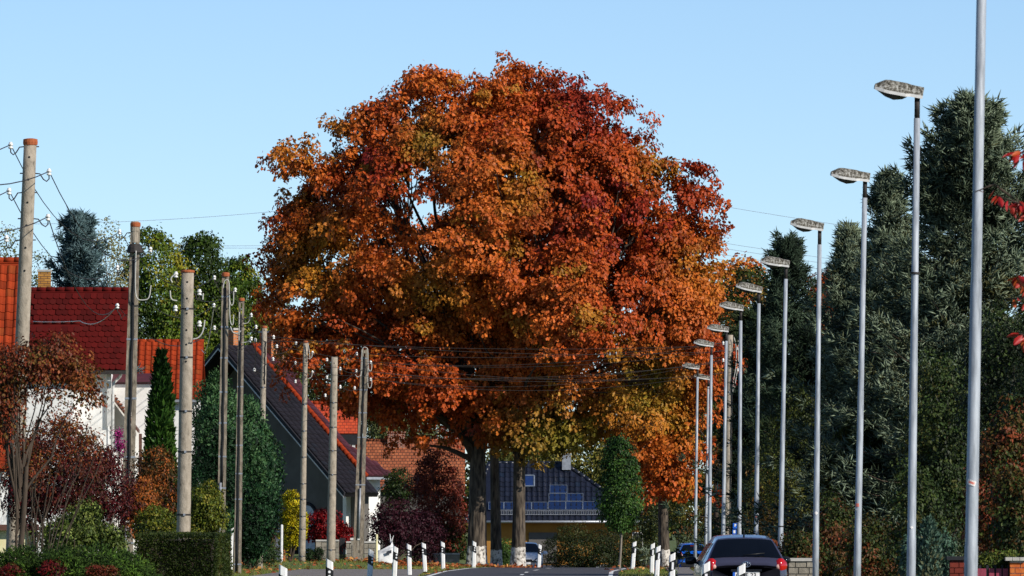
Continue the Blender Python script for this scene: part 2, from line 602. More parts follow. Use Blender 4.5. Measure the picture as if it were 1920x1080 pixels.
def shrub(name, label, cat, ells, nclump, per, rad, size, colf, mat='leaf', tpl='oval', base=None, group=None, stem=0.04, nstem=7, seed=1, part='foliage', back=0.6, **kw):
    r = np.random.default_rng(seed)
    if base is None:
        e0 = ells[0][0]; base = (e0[0], e0[1], gz(e0[0], e0[1]))
    t = thing(name, label, cat, base, group)
    lk = {k: kw.pop(k) for k in ('shell', 'bump', 'cull') if k in kw}
    lk.setdefault('shell', .33); lk.setdefault('bump', .3); lk.setdefault('out', .08); kw.setdefault('csd', .28)
    P, N, I = ell_clumps(ells, int(nclump * 1.6), r, back=back, seed=seed, **lk)
    P[:, 2] = np.maximum(P[:, 2], base[2] + 0.06)
    V, F, C = clump_leaves(P, N, per, rad, size, colf, r, tpl=tpl, **kw)
    V[:, 2] = np.maximum(V[:, 2], base[2] + 0.01)
    tag(build(part, V, F, M[mat], t, C), kind='stuff')
    mb = MB()
    tips = P[r.choice(len(P), nstem)]
    limbs(mb, None, tips, [((base[0] + r.normal(0, .05), base[1] + r.normal(0, .05), base[2] - .05), stem) for _ in tips], r)
    mb.build('stem', M['branch'], t, True)
    return t


def spruce(name, label, px, topy, D, rbase, cols, group=None, nb=260, K=8, J=8, seed=1, shoot=.26, thick=.13, lean=0, pw=0.8, cat='tree', open_=0.0, basepx=None, zlow=0.03, droop=0.25):
    r = np.random.default_rng(seed)
    top = at(px, topy, D)
    bx = X(basepx if basepx else px, D)
    g = float(gz(bx, D))
    H = top[2] - g
    t = thing(name, label, cat, (bx, D, g), group)
    ax = lambda z: np.stack([bx + (top[0] - bx) * (z - g) / H, np.full_like(z, D), z], -1)
    MB().tube([ax(np.array([g - .1 + (H + .05) * k / 8]))[0] for k in range(9)], [max(.022 * H * .5 * (1 - k / 8.0), .012) for k in range(9)], 8).build('trunk', M['branch'], t, True)
    Rb = rbase * mpp(D)
    u = np.sort(r.random(nb)) ** 0.85
    f = zlow + (0.985 - zlow) * u
    L = (Rb * (1 - f) ** pw * r.uniform(.45, 1.3, nb) * (1 + .42 * Noise(seed, 1.2)(np.stack([f * 9, np.arange(nb) * 2.4, f * 3], -1))) + .12)
    az = np.arange(nb) * 2.39996 + r.normal(0, .3, nb)
    pit = -0.10 + 0.75 * f ** 2 + r.normal(0, .1, nb)
    rad = np.stack([np.cos(az), np.sin(az), np.zeros(nb)], -1)
    tan = np.stack([-np.sin(az), np.cos(az), np.zeros(nb)], -1)
    s0 = ax(g + f * H)
    q = np.linspace(.12, 1, K)
    zz = L[:, None] * (np.tan(pit)[:, None] * q - droop * q * (1 - q) * 1.5 + .10 * q ** 3)
    pos = s0[:, None] + rad[:, None] * (L[:, None] * q)[..., None] + np.array([0, 0, 1.]) * zz[..., None]
    # branch wood
    mb = MB()
    for i in range(0, nb):
        if L[i] > .35:
            mb.tube([s0[i]] + [pos[i, k] for k in range(0, K - 1, 2)], [max(.012 * L[i] * (1 - .8 * k / 4), .005) for k in range(1 + len(range(0, K - 1, 2)))], 4, caps=False)
    mb.build('branches', M['branch'], t)
    # shoots in star-shaped tufts along the branches
    NT, NS = max(2, J // 3), 10
    o = r.uniform(-1, 1, (nb, K, NT)); o[..., 0] *= .15
    spread = .40 * L[:, None] * (1.02 - .85 * q) + .04
    off = o * spread[..., None]
    tp = pos[:, :, None] + tan[:, None, None] * off[..., None] + rad[:, None, None] * (np.abs(off) * .4)[..., None]
    tp[..., 2] += -.25 * np.abs(off) + r.normal(0, .05, off.shape)
    td = rad[:, None, None] * .85 + tan[:, None, None] * (np.sign(o) * .6 * (np.abs(o) > .12))[..., None] + np.array([0, 0, 1.]) * (.12 + .5 * f)[:, None, None, None]
    tp = tp.reshape(-1, 3); td = unit(td.reshape(-1, 3))
    kp = r.random(len(tp)) > .12 + open_
    tp, td = tp[kp], td[kp]
    sp = np.repeat(tp, NS, 0) + r.normal(0, .05, (len(tp) * NS, 3))
    d = unit(np.repeat(td, NS, 0) + r.normal(0, .62, (len(sp), 3)))
    n = len(sp)
    tcol = np.repeat(r.normal(0, .2, len(tp)), NS)
    sz = shoot * r.uniform(.6, 1.35, n)
    cl = np.array([lin(c) for c in cols])
    tt = np.clip(.5 + .4 * Noise(seed + 5, 1.1)(sp) + tcol + r.normal(0, .12, n), 0, .999) * (len(cl) - 1)
    ii = tt.astype(int); fr = (tt - ii)[:, None]
    col = (cl[ii] * (1 - fr) + cl[np.minimum(ii + 1, len(cl) - 1)] * fr) * (1 + r.normal(0, .18, (n, 1)))
    col = np.clip(col, .003, .8)
    V, F, k = place('shoot', sp, d, unit(r.normal(size=(n, 3))), sz, thick)
    # leader
    lp = np.repeat(top[None], 6, 0) - np.array([0, 0, 1.]) * r.uniform(0, .4, (6, 1))
    V2, F2, _ = place('shoot', lp, unit(np.array([0, 0, 1.]) + r.normal(0, .25, (6, 3))), unit(r.normal(size=(6, 3))), np.full(6, .4), .12)
    V, F, C = join([(V, F, np.repeat(col, k, 0)), (V2, F2, np.repeat(col[:6], k, 0))])
    V[:, 2] = np.maximum(V[:, 2], g + .02)
    tag(build('needles', V, F, M['needle'], t, C), kind='stuff')
    return t


def cypress(name, label, px, topy, D, rpx, cols, n=9000, seed=1, size=.16, group=None, round_=0.5, width=.35, cat='tree', lowf=0.0):
    """dense columnar conifer of upright flat sprays"""
    r = np.random.default_rng(seed)
    top = at(px, topy, D); g = float(gz(top[0], D)); H = top[2] - g; Rb = rpx * mpp(D)
    t = thing(name, label, cat, (top[0], D, g), group)
    MB().tube([(top[0], D, g - .1 + H * .9 * k / 5) for k in range(6)], [max(.07 * (1 - k / 5.2), .01) for k in range(6)], 7).build('trunk', M['branch'], t, True)
    f = 1 - (1 - r.random(n)) ** .72
    f = lowf + (1 - lowf) * f
    cz = Noise(seed + 9, 1.0)
    az = r.uniform(0, 6.283, n)
    nz = Noise(seed, 1.0)
    prof = np.minimum(1, (f / .12 + .75)) * (1 - f ** (1 / round_)) ** .75
    rr = Rb * prof * (1 + .34 * nz(np.stack([np.cos(az) * 2, np.sin(az) * 2, f * H * 1.6], -1))) * (1 - np.abs(r.normal(0, .14, n))) * (1 + .16 * cz(np.stack([np.cos(az) * 6, np.sin(az) * 6, f * H * 5], -1)))
    P = np.stack([top[0] + rr * np.cos(az), D + rr * np.sin(az), g + f * H * .97], -1)
    out = np.stack([np.cos(az), np.sin(az), np.zeros(n)], -1)
    A = unit(out * .55 + np.array([0, 0, 1.]) * .9 + r.normal(0, .35, (n, 3)))
    N = unit(out + r.normal(0, .7, (n, 3)))
    cl = np.array([lin(c) for c in cols])
    tt = np.clip(.5 + .45 * nz(P * 1.3) + r.normal(0, .22, n), 0, .999) * (len(cl) - 1)
    ii = tt.astype(int); fr = (tt - ii)[:, None]
    col = np.clip((cl[ii] * (1 - fr) + cl[np.minimum(ii + 1, len(cl) - 1)] * fr) * (1 + r.normal(0, .2, (n, 1))), .003, .8)
    V, F, k = place('oval', P, A, N, size * r.uniform(.6, 1.4, n), width * 2.2)
    V[:, 2] = np.maximum(V[:, 2], g + .01)
    tag(build('foliage', V, F, M['leaf'], t, np.repeat(col, k, 0)), kind='stuff')
    return t


def rnd_tube_wire(name, label, pts, sag, r_=.012, group=None, mat='iron'):
    mb = MB()
    out = []
    for (a, b), sg in zip(zip(pts[:-1], pts[1:]), sag):
        a, b = np.array(a), np.array(b)
        for k in range(0, 13):
            t = k / 12
            if k == 0 and out: continue
            p = a * (1 - t) + b * t
            p = p - np.array([0, 0, 1.]) * sg * 4 * t * (1 - t)
            out.append(p)
    mb.tube(out, r_, 4)
    o = mb.build(name, M[mat], None, True, loc=out[0])
    return tag(o, label, 'wire', group)

# ================================================================== GROUND, ROAD
def sheet(name, xs_of_y, ys, dz, mat, nx=8, kind='structure', parent=None):
    """ribbon following the ground: xs_of_y(y) -> (x0, x1)"""
    V, F = [], []
    for y in ys:
        x0, x1 = xs_of_y(y)
        for i in range(nx + 1):
            x = x0 + (x1 - x0) * i / nx
            V.append((x, y, float(gz(x, y)) + dz))
    for j in range(len(ys) - 1):
        for i in range(nx):
            a = j * (nx + 1) + i
            F.append([a, a + 1, a + nx + 2, a + nx + 1])
    o = build(name, V, F, mat, parent, None, True)
    if parent is None: tag(o, kind=kind)
    return o


RY = [-60, 200, 260, 283, 300, 315, 330, 351, 385, 450, 520]
RX = [0.1, 0.1, .25, .57, 1.3, 2.5, 3.8, 5.0, 6.3, 8.0, 9.4]
road_c = lambda y: float(np.interp(y, RY, RX))
ysr = list(np.arange(-60, 240, 20)) + list(np.arange(240, 400, 4)) + list(np.arange(400, 521, 20))
gx = np.concatenate([[-3000, -900, -200, -60], np.arange(-20, 20.1, 2), [60, 200, 900, 3000]])
gy = np.concatenate([[-400, -60, 100, 200, 260], np.arange(280, 400, 6), [430, 520, 700, 1200, 3000, 7000]])
V = [(x, y, float(gz(x, y))) for y in gy for x in gx]
nxg = len(gx)
F = [[j * nxg + i, j * nxg + i + 1, (j + 1) * nxg + i + 1, (j + 1) * nxg + i] for j in range(len(gy) - 1) for i in range(nxg - 1)]
tag(build('ground', V, F, M['grass_ground'], smooth=True), kind='structure')
road = sheet('road', lambda y: (road_c(y) - 3.2, road_c(y) + 3.2), ysr, .03, M['asphalt'])
sheet('edge_line', lambda y: (road_c(y) - 3.02, road_c(y) - 2.88), [y for y in ysr if y > 100], .038, M['paint'], 1, parent=road)
sheet('edge_line', lambda y: (road_c(y) + 2.88, road_c(y) + 3.02), [y for y in ysr if y > 100], .038, M['paint'], 1, parent=road)
for y in range(120, 420, 12):
    sheet('centre_dash', lambda yy: (road_c(yy) - .06, road_c(yy) + .06), [y, y + 2, y + 4], .038, M['paint'], 1, parent=road)
sheet('pavement', lambda y: (road_c(y) * .35 + 5.3, road_c(y) * .35 + 6.2), list(range(60, 345, 5)), .05, M['paving'], 2)
sheet('side_road', lambda y: (-1.2, 3.4), list(range(336, 520, 6)), .022, M['asphalt'], 4)
sheet('parking_strip', lambda y: (3.6, 5.25), list(range(100, 262, 6)), .024, M['paving'], 2)
sheet('driveway', lambda y: (-8.6 + .02 * (y - 262), -3.1), list(range(258, 299, 4)), .02, M['paving'], 4)

# grass blades and fallen leaves on the verges that the camera sees
def scatter(n, boxes, r):
    w = np.array([(b[1] - b[0]) * (b[3] - b[2]) for b in boxes]); w = w / w.sum()
    i = r.choice(len(boxes), n, p=w); B = np.array(boxes)[i]
    x = B[:, 0] + (B[:, 1] - B[:, 0]) * r.random(n); y = B[:, 2] + (B[:, 3] - B[:, 2]) * r.random(n)
    return np.stack([x, y, gz(x, y)], -1)


def off_road(P, m=.05):
    c = np.interp(P[:, 1], RY, RX)
    k = (np.abs(P[:, 0] - c) > 3.2 + m)
    k &= ~((P[:, 0] > -1.3) & (P[:, 0] < 3.5) & (P[:, 1] > 335))
    k &= ~((P[:, 0] > -8.6 + .02 * (P[:, 1] - 262)) & (P[:, 0] < -3.1) & (P[:, 1] > 257) & (P[:, 1] < 296))
    pc = c * .35 + 5.3
    k &= ~((P[:, 0] > pc - .03) & (P[:, 0] < pc + .93) & (P[:, 1] < 340))
    return k


r = np.random.default_rng(11)
P = scatter(60000, [(-12, -2, 262, 345), (-3, 8, 275, 345), (-10.5, -3.4, 200, 262), (3.4, 8, 262, 300)], r)
P = P[off_road(P)]
n = len(P)
A = unit(np.array([0, 0, 1.]) + r.normal(0, .4, (n, 3)))
cl = np.array([lin('#4c5a22'), lin('#64722c'), lin('#7d7c3c'), lin('#8d7f4a')])
ci = np.clip((1.4 + 1.1 * Noise(21, .5)(P) + r.normal(0, .5, n)), 0, 3.0).round().astype(int)
V, F, k = place('blade', P, A, unit(r.normal(size=(n, 3))), r.uniform(.04, .11, n), .22)
tag(build('grass', V, F, M['leaf'], None, np.repeat(cl[ci], k, 0)), 'short mown verge grass with dry patches beside the road', 'grass', kind='stuff')
P = np.concatenate([scatter(2600, [(-6, 2.5, 318, 345)], r), scatter(900, [(-11, -2, 268, 330), (3, 8, 280, 345)], r)])
P = P[off_road(P, -.6)]
n = len(P); P[:, 2] += .05 + .1 * r.random(n) * (r.random(n) < .3)
cl = np.array([lin('#a3532a'), lin('#b86a38'), lin('#8a4426'), lin('#c08a4a')])
V, F, k = place('oak', P, unit(r.normal(0, 1, (n, 3)) * [1, 1, .25]), unit(np.array([0, 0, 1.]) + r.normal(0, .5, (n, 3))), r.uniform(.12, .2, n))
tag(build('fallen_leaves', V, F, M['leaf'], None, np.repeat(cl[r.integers(0, 4, n)], k, 0)), 'scattered orange-brown leaves lying around the oak trunks', 'fallen leaves', kind='stuff')

# ================================================================== BUILDINGS
def shades(mat):
    """the tile material plus a weathered, a faded and a lichen-spotted batch"""
    out = [mat]
    for k, (f, g_) in enumerate(((.72, .75), (1.18, 1.22), (.9, 1.35))):
        m = mat.copy(); m.name = mat.name + '_batch'
        for n_ in m.node_tree.nodes:
            if n_.type == 'VALTORGB':
                for e in n_.color_ramp.elements:
                    c = e.color; e.color = (c[0] * f, c[1] * g_, c[2] * g_, 1)
        out.append(m)
    return out


def pantile_mesh(w, l, mat):
    prof = [(-.5, .0), (-.38, .035), (-.2, .06), (-.02, .045), (.15, .012), (.5, .0)]
    V, F = [], []
    for v, dz in ((-.08, .03), (1.0, 0.0)):
        for x, z in prof: V.append((x * w, v * l, z * w / .3 + dz))
    n = len(prof)
    for x, z in prof: V.append((x * w, -.08 * l, -.02))
    for i in range(n - 1):
        F.append([i, i + 1, n + i + 1, n + i]); F.append([2 * n + i, 2 * n + i + 1, i + 1, i])
    return [mesh_of('pantile', V, F, q) for q in shades(mat)]


def scale_mesh(w, l, mat):
    pts = [(-.48, 1.0), (-.48, .12), (-.36, -.06), (-.14, -.16), (.14, -.16), (.36, -.06), (.48, .12), (.48, 1.0)]
    n = len(pts)
    V = [(x * w, y * l, .035 - .03 * y) for x, y in pts] + [(x * w, y * l, .005 - .03 * y) for x, y in pts]
    F = [list(range(n))] + [[i, n + i, n + (i + 1) % n, (i + 1) % n] for i in range(n - 1)]
    return [mesh_of('scale_tile', V, F, q) for q in shades(mat)]


def roof_matrix(o, u, v):
    u = Vector(u).normalized(); v = Vector(v); v = (v - u * v.dot(u)).normalized()
    w = u.cross(v)
    return Matrix(((u.x, v.x, w.x, o[0]), (u.y, v.y, w.y, o[1]), (u.z, v.z, w.z, o[2]), (0, 0, 0, 1)))


def tile_roof(parent, me, o, u, v, nu, nv, du, dv, stagger=True, inside=None, jit=.004, name='roof_tile', seed=3):
    """o: eave-left corner, u unit along the eave, v unit up the slope"""
    rr = np.random.default_rng(seed)
    u = unit(u); v = unit(v); o = np.array(o, float)
    Mr = roof_matrix((0, 0, 0), u, v)
    w = np.cross(u, v)
    cnt = 0
    for j in range(nv):
        for i in range(nu):
            a = (i + .5 + (.5 if stagger and j % 2 else 0)) * du
            if inside and not inside(a, j * dv): continue
            p = o + u * a + v * (j * dv) + w * (.02 + rr.uniform(0, jit)) + u * rr.normal(0, .004)
            inst(name, me[int(rr.choice(4, p=[.55, .2, .15, .1]))], Matrix.Translation(Vector(p)) @ Mr @ Matrix.Rotation(rr.normal(0, .02), 4, 'Z') @ Matrix.Rotation(rr.normal(0, .015), 4, 'X'), parent)
            cnt += 1
    return cnt


def slab(poly, th):
    """roof slab: polygon (ordered, world) extruded down by th along its normal"""
    P = [Vector(p) for p in poly]
    n = (P[1] - P[0]).cross(P[2] - P[0]).normalized()
    if n.z < 0: n = -n
    m = MB(); m.prism([p - n * .01 for p in P], -n * th)
    return m


def ridge_tiles(parent, a, b, n, mat, r_=.12):
    a, b = np.array(a), np.array(b)
    d = (b - a) / n
    for i in range(n):
        m = MB(); m.tube([a + d * i, a + d * (i + 1.04)], [r_, r_ * .88], 8)
        m.build('ridge_tile', mat, parent, True)


# ---- house with dark red scalloped roof (behind the first two poles)
D = 262.0
hx0, hx1 = X(47, D), X(241, D)
HA = thing('red_roofed_house', 'white rendered house with dark red scalloped tile roof and white downpipe', 'house', (X(120, D), D, 0))
zr, ze = Zp(541, D), Zp(692, D - 2)
yr, ye = D + 1.2, D - 1.0
rf = slab([(hx0, ye, ze), (hx1, ye, ze), (hx1, yr, zr), (hx0, yr, zr)], .12).build('roof', M['tile_red'], HA)
sm = scale_mesh(.205, .235, M['tile_red'])
vv = np.array([0, yr - ye, zr - ze]); Lr = np.linalg.norm(vv)
ncol = int((hx1 - X(55, D)) / .205)
tile_roof(rf, sm, (X(55, D), ye, ze), (1, 0, 0), vv, ncol, int(Lr / .235), .205, .235)
ridge_tiles(rf, (hx0, yr, zr), (hx1, yr, zr), 11, M['tile_red'], .09)
# back slope, gable walls and body
slab([(hx0, yr, zr), (hx1, yr, zr), (hx1, yr + 4.5, ze - 1.6), (hx0, yr + 4.5, ze - 1.6)], .12).build('roof', M['tile_red'], HA)
wx1 = X(203, D)
m = MB(); m.box(((hx0 + wx1) / 2, D + 2.0, (ze - .1) / 2), (wx1 - hx0, 5.0, ze - .1)); wall = m.build('wall', M['white_wall'], HA)
m = MB(); m.prism([(wx1 - .02, D - .45, ze - .12), (wx1 - .02, yr, zr - .25), (wx1 - .02, D + 4.4, ze - .12)], (-.25, 0, 0)); m.build('gable', M['white_wall'], HA)
m = MB(); m.box(((hx0 + hx1) / 2, ye - .06, ze - .09), (hx1 - hx0, .14, .12)); m.build('gutter', M['iron'], HA)
m = MB(); m.tube([at(228, 698, ye + .1), at(225, 706, ye + .4), at(213, 718, D - .62), at(212, 726, D - .62), (X(212, D), D - .62, .1)], .05, 8); m.build('downpipe', M['board_white'], HA, True)
m = MB(); m.box((X(206, D) + .0, D - .57, Zp(745, D)), (.13, .13, 1.9)); m.build('corner_trim', M['board_white'], HA)
# lower wing in front on the left with its own roof
wz0, wz1 = Zp(604, D - 1.6), Zp(712, D - 3)
wy0, wy1 = D - .35, D - 2.0
rw = slab([(X(47, D), wy1, wz1), (X(150, D), wy1, wz1), (X(150, D), wy0, wz0), (X(47, D), wy0, wz0)], .1).build('wing_roof', M['tile_red'], HA)
vv2 = np.array([0, wy0 - wy1, wz0 - wz1])
tile_roof(rw, sm, (X(52, D), wy1, wz1), (1, 0, 0), vv2, int((X(150, D) - X(52, D)) / .205), int(np.linalg.norm(vv2) / .235), .205, .235, seed=9)
ridge_tiles(rw, (X(47, D), wy0, wz0 + .02), (X(150, D), wy0, wz0 + .02), 6, M['tile_red'], .07)
m = MB(); m.box((X(96, D), D - 1.1, (wz1 - .1) / 2), (X(142, D) - X(50, D), 1.3, wz1 - .1)); m.build('wing_wall', M['white_wall'], HA)
# yellow brick chimney on the back slope
m = MB(); m.box((X(72, D), D + 3.2, zr - .1), (.40, .5, 1.5)); ch = m.build('chimney', M['brick_yellow'], HA)
m = MB(); m.box((X(72, D), D + 3.2, zr + .68), (.46, .56, .07)); m.build('chimney_cap', M['coping'], ch)
# annex at the right with small brown porch roof
m = MB(); m.box((X(250, D + 3), D + 3, Zp(716, D + 3) / 2), (X(290, D + 3) - X(208, D + 3), 1.6, Zp(716, D + 3))); m.build('annex_wall', M['white_wall'], HA)
m = MB(); m.prism([at(210, 716, D + 2), at(296, 716, D + 2), at(296, 700, D + 3.2), at(210, 700, D + 3.2)], (0, .2, -.08)); m.build('annex_roof', M['tile_plum'], HA)
for k in range(9):
    m = MB(); a = at(214 + k * 4.2, 742 + k * 5.6, D + 1.6 - k * .12)
    m.box(a, (.08, .9, .06), M=Matrix.Rotation(R(-53), 3, 'Y')); m.build('porch_tile', M['tile_brown'], HA)
m = MB(); m.prism([at(212, 740, D + 2.1), at(262, 806, D + 2.1), at(262, 812, D + 2.1), at(212, 746, D + 2.1)], (0, -1.2, 0)); m.build('porch_roof', M['brown_wood'], HA)
m = MB(); m.box((X(258, D), D + 1.9, Zp(812, D) / 2), (.1, .1, Zp(812, D))); m.build('porch_post', M['brown_wood'], HA)

# ---- house with orange pantiles at the frame edge
D = 285.0
H0 = thing('orange_roofed_house', 'house with bright orange pantile roof beside the red scalloped roof', 'house', (X(-60, D), D, 0))
xa, xb = X(-140, D), X(36, D)
zr, ze = Zp(488, D + 3), Zp(880, D - 2.5)
yr, ye = D + 3.0, D - 3.0
rf = slab([(xa, ye, ze), (xb, ye, ze), (xb, yr, zr), (xa, yr, zr)], .14).build('roof', M['tile_orange'], H0)
pm = pantile_mesh(.30, .36, M['tile_orange'])
vv = np.array([0, yr - ye, zr - ze])
tile_roof(rf, pm, (X(-44, D), ye, ze), (1, 0, 0), vv, 5, int(np.linalg.norm(vv) / .36), .30, .36, stagger=False)
ridge_tiles(rf, (xa, yr, zr), (xb, yr, zr), 9, M['tile_orange'], .12)
slab([(xa, yr, zr), (xb, yr, zr), (xb, yr + 6, ze), (xa, yr + 6, ze)], .14).build('roof', M['tile_orange'], H0)
m = MB(); m.box(((xa + xb) / 2 - .2, D + 3, (ze - .05) / 2), (xb - xa - .5, 11, ze - .05)); m.build('wall', M['white_wall'], H0)
m = MB(); m.prism([(xb - .3, ye + .6, ze), (xb - .3, yr, zr - .4), (xb - .3, yr + 5.4, ze)], (-.2, 0, 0)); m.build('gable', M['white_wall'], H0)

# ---- orange pantile house between the third and fourth pole
D = 375.0
H2 = thing('orange_gabled_house', 'house with plain orange pantile roof behind the slender green conifer', 'house', (X(318, D), D, 0))
xa, xb = X(225, D), X(378, D)
zr, ze = Zp(640, D + 2), Zp(748, D - 1.5)
yr, ye = D + 2.2, D - .8
rf = slab([(xa, ye, ze), (xb, ye, ze), (xb, yr, zr), (xa, yr, zr)], .14).build('roof', M['tile_orange'], H2)
pm2 = pantile_mesh(.30, .34, M['tile_orange'])
vv = np.array([0, yr - ye, zr - ze])
tile_roof(rf, pm2, (X(256, D), ye, ze), (1, 0, 0), vv, int((xb - X(256, D)) / .30), int(np.linalg.norm(vv) / .34), .30, .34, stagger=False)
ridge_tiles(rf, (xa, yr, zr), (xb, yr, zr), 10, M['tile_orange'], .12)
slab([(xa, yr, zr), (xb, yr, zr), (xb, yr + 4, ze - .8), (xa, yr + 4, ze - .8)], .14).build('roof', M['tile_orange'], H2)
m = MB(); m.box(((xa + xb) / 2, D + 2, (ze - .1) / 2), (xb - xa - .4, 5, ze - .1)); m.build('wall', M['white_wall'], H2)
m = MB(); m.prism([(xb - .2, D - .4, ze - .1), (xb - .2, yr, zr - .3), (xb - .2, D + 4.4, ze - .1)], (-.2, 0, 0)); m.build('gable', M['white_wall'], H2)
m = MB(); m.box(((xa + xb) / 2, ye - .05, ze - .08), (xb - xa, .12, .12)); m.build('gutter', M['zinc'], H2)

# ---- dark gabled house behind the middle poles
D = 395.0
th = R(48)
na = np.array([math.cos(th), -math.sin(th), 0]); nr = np.array([math.sin(th), math.cos(th), 0])
up = np.array([0, 0, 1.])
apx = at(411, 646, D)
HC = thing('dark_gabled_house', 'grey rendered gabled house with dark overhanging roof, orange verge tiles and white side wall', 'house', (apx[0], apx[1], 0))
Wd = 9.5
def hc(w, rr, z): return np.array([apx[0], apx[1], 0]) + na * w + nr * rr + up * z
zA = apx[2]; z1 = 3.15; zB = Zp(660, D + 2.5); z2 = Zp(896, D - 1)
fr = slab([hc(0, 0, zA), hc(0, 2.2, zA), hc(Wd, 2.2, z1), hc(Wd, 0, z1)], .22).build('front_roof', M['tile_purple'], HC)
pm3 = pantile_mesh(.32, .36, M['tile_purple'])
vv = hc(0, 0, zA) - hc(Wd, 0, z1); uu = nr
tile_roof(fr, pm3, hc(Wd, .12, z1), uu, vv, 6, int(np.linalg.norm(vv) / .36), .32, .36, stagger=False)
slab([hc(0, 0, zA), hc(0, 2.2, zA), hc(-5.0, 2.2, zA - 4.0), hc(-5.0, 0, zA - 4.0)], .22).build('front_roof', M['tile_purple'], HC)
# barge boards on the front verge
for w, z in ((Wd, z1), (-5.0, zA - 4.0)):
    m = MB(); m.prism([hc(0, -.06, zA + .05), hc(w, -.06, z + .05), hc(w, -.06, z - .22), hc(0, -.06, zA - .22)], nr * .05); m.build('barge_board', M['dark_wood'], HC)
    m = MB(); m.prism([hc(0, -.075, zA - .17), hc(w, -.075, z - .17), hc(w, -.075, z - .25), hc(0, -.075, zA - .25)], nr * .012); m.build('barge_edge', M['board_white'], HC)
# walls: gable pentagon, side
m = MB(); m.prism([hc(-4.4, 1.85, 0), hc(Wd - .7, 1.85, 0), hc(Wd - .7, 1.85, z1 + .35), hc(0, 1.85, zA - .35), hc(-4.4, 1.85, zA - 3.9)], nr * .3); m.build('gable', M['grey_wall'], HC)
m = MB(); m.prism([hc(7.8, 1.55, 0), hc(7.8, 3.75, 0), hc(7.8, 3.75, z2 + .15), hc(7.8, 1.55, z2 + .15)], na * -.25); m.build('side_wall', M['white_wall'], HC)
m = MB(); m.prism([hc(-4.3, 2.6, 0), hc(7.7, 2.6, 0), hc(7.7, 2.6, z2), hc(0, 2.6, zB - .4), hc(-4.3, 2.6, zB - 3.4)], nr * .2); m.build('rear_gable', M['white_wall'], HC)
m = MB(); m.prism([hc(-4.4, 1.6, 0), hc(-4.4, 4.0, 0), hc(-4.4, 4.0, zA - 3.8), hc(-4.4, 1.6, zA - 3.8)], na * .25); m.build('side_wall', M['grey_wall'], HC)
# rear, plum-coloured roof with orange verge tiles
rr0, rr1 = 2.15, 4.3
W2 = 8.5
zq = lambda w: (zB + .28) + (z2 + .1 - zB - .28) * w / W2
redge = lambda w: float(np.interp(w, [0, 3.4, 6.8, W2], [4.3, 2.85, 2.9, 4.1]))
br = slab([hc(0, rr0, zq(0))] + [hc(w, redge(w), zq(w)) for w in (0, 3.4, 6.8, W2)] + [hc(W2, rr0, zq(W2))], .2).build('rear_roof', M['tile_plum'], HC)
pm4 = pantile_mesh(.32, .38, M['tile_plum'])
vv = hc(0, 0, zB + .28) - hc(W2, 0, z2 + .1)
tile_roof(br, pm4, hc(W2, rr0 + .25, z2 + .1), uu, vv, 7, int(np.linalg.norm(vv) / .38), .32, .38, stagger=False, inside=lambda a, b: rr0 + .25 + a + .1 < redge(W2 * (1 - b / np.linalg.norm(vv))))
slab([hc(0, rr0, zB + .28), hc(0, rr1, zB + .28), hc(-5, rr1, zB - 3.2), hc(-5, rr0, zB - 3.2)], .2).build('rear_roof', M['tile_plum'], HC)
Lv = np.linalg.norm(vv); vu = unit(vv); nrm = np.cross(uu, vu)
nv = int(Lv / .34)
for k in range(nv):
    p = hc(W2, rr0 + .06, z2 + .1) + vu * (k * .34 + .17)
    m = MB(); m.tube([p - vu * .2, p + vu * .18], [.15, .125], 7); m.build('verge_tile', M['tile_orange'], br, True)
ridge_tiles(br, hc(0, rr0, zB + .33), hc(0, rr1, zB + .33), 6, M['tile_orange'], .13)
m = MB(); m.prism([hc(0, rr0 - .02, zB + .2), hc(W2, rr0 - .02, z2 + .02), hc(W2, rr0 - .02, z2 - .3), hc(0, rr0 - .02, zB - .15)], nr * .04); m.build('barge_board', M['dark_wood'], HC)
m = MB(); m.prism([hc(W2 + .02, rr0, z2 + .02), hc(W2 + .02, 4.1, z2 + .02), hc(W2 + .02, 4.1, z2 - .1), hc(W2 + .02, rr0, z2 - .1)], na * .12); m.build('gutter', M['zinc'], HC)
m = MB(); m.tube([hc(W2 + .08, 3.6, z2 - .1), hc(W2 - .4, 3.6, z2 - .5), hc(W2 - .9, 3.6, z2 - .8), hc(W2 - .9, 3.6, .1)], .05, 7); m.build('downpipe', M['zinc'], HC, True)
# brick chimneys on the ridges
for w, rr, zz, wd in ((-.35, 1.2, zA - .1, .75), (.35, 3.0, zB + .1, .9), (.9, 3.4, zB - .3, .5)):
    c = hc(w, rr, zz); m = MB(); m.box(c, (wd, .6, 1.7), -th); cc = m.build('chimney', M['brick_orange'], HC)
    m = MB(); m.box(c + up * .88, (wd + .12, .7, .1), -th); m.build('chimney_cap', M['coping'], cc)
# door arch and windows on the shaded gable
m = MB(); aw = []
for k in range(13):
    a = math.pi * k / 12; aw.append(hc(4.55 + .75 * math.cos(a), 1.82, 1.9 + .75 * math.sin(a)))
m.prism([hc(5.3, 1.82, .05)] + aw + [hc(3.8, 1.82, .05)], nr * .04); dr = m.build('door', M['zinc'], HC)
m = MB(); m.tube([hc(5.3, 1.80, .05)] + aw + [hc(3.8, 1.80, .05)], .09, 6); m.build('door_arch', M['dark_wood'], dr, True)
m = MB(); m.box(hc(1.9, 1.83, 1.9), (1.2, .1, 1.3), -th); wn_ = m.build('window', M['board_white'], HC)
m = MB(); m.box(hc(1.9, 1.77, 1.9), (1.05, .05, 1.15), -th); m.build('pane', M['dark_wood'], wn_)

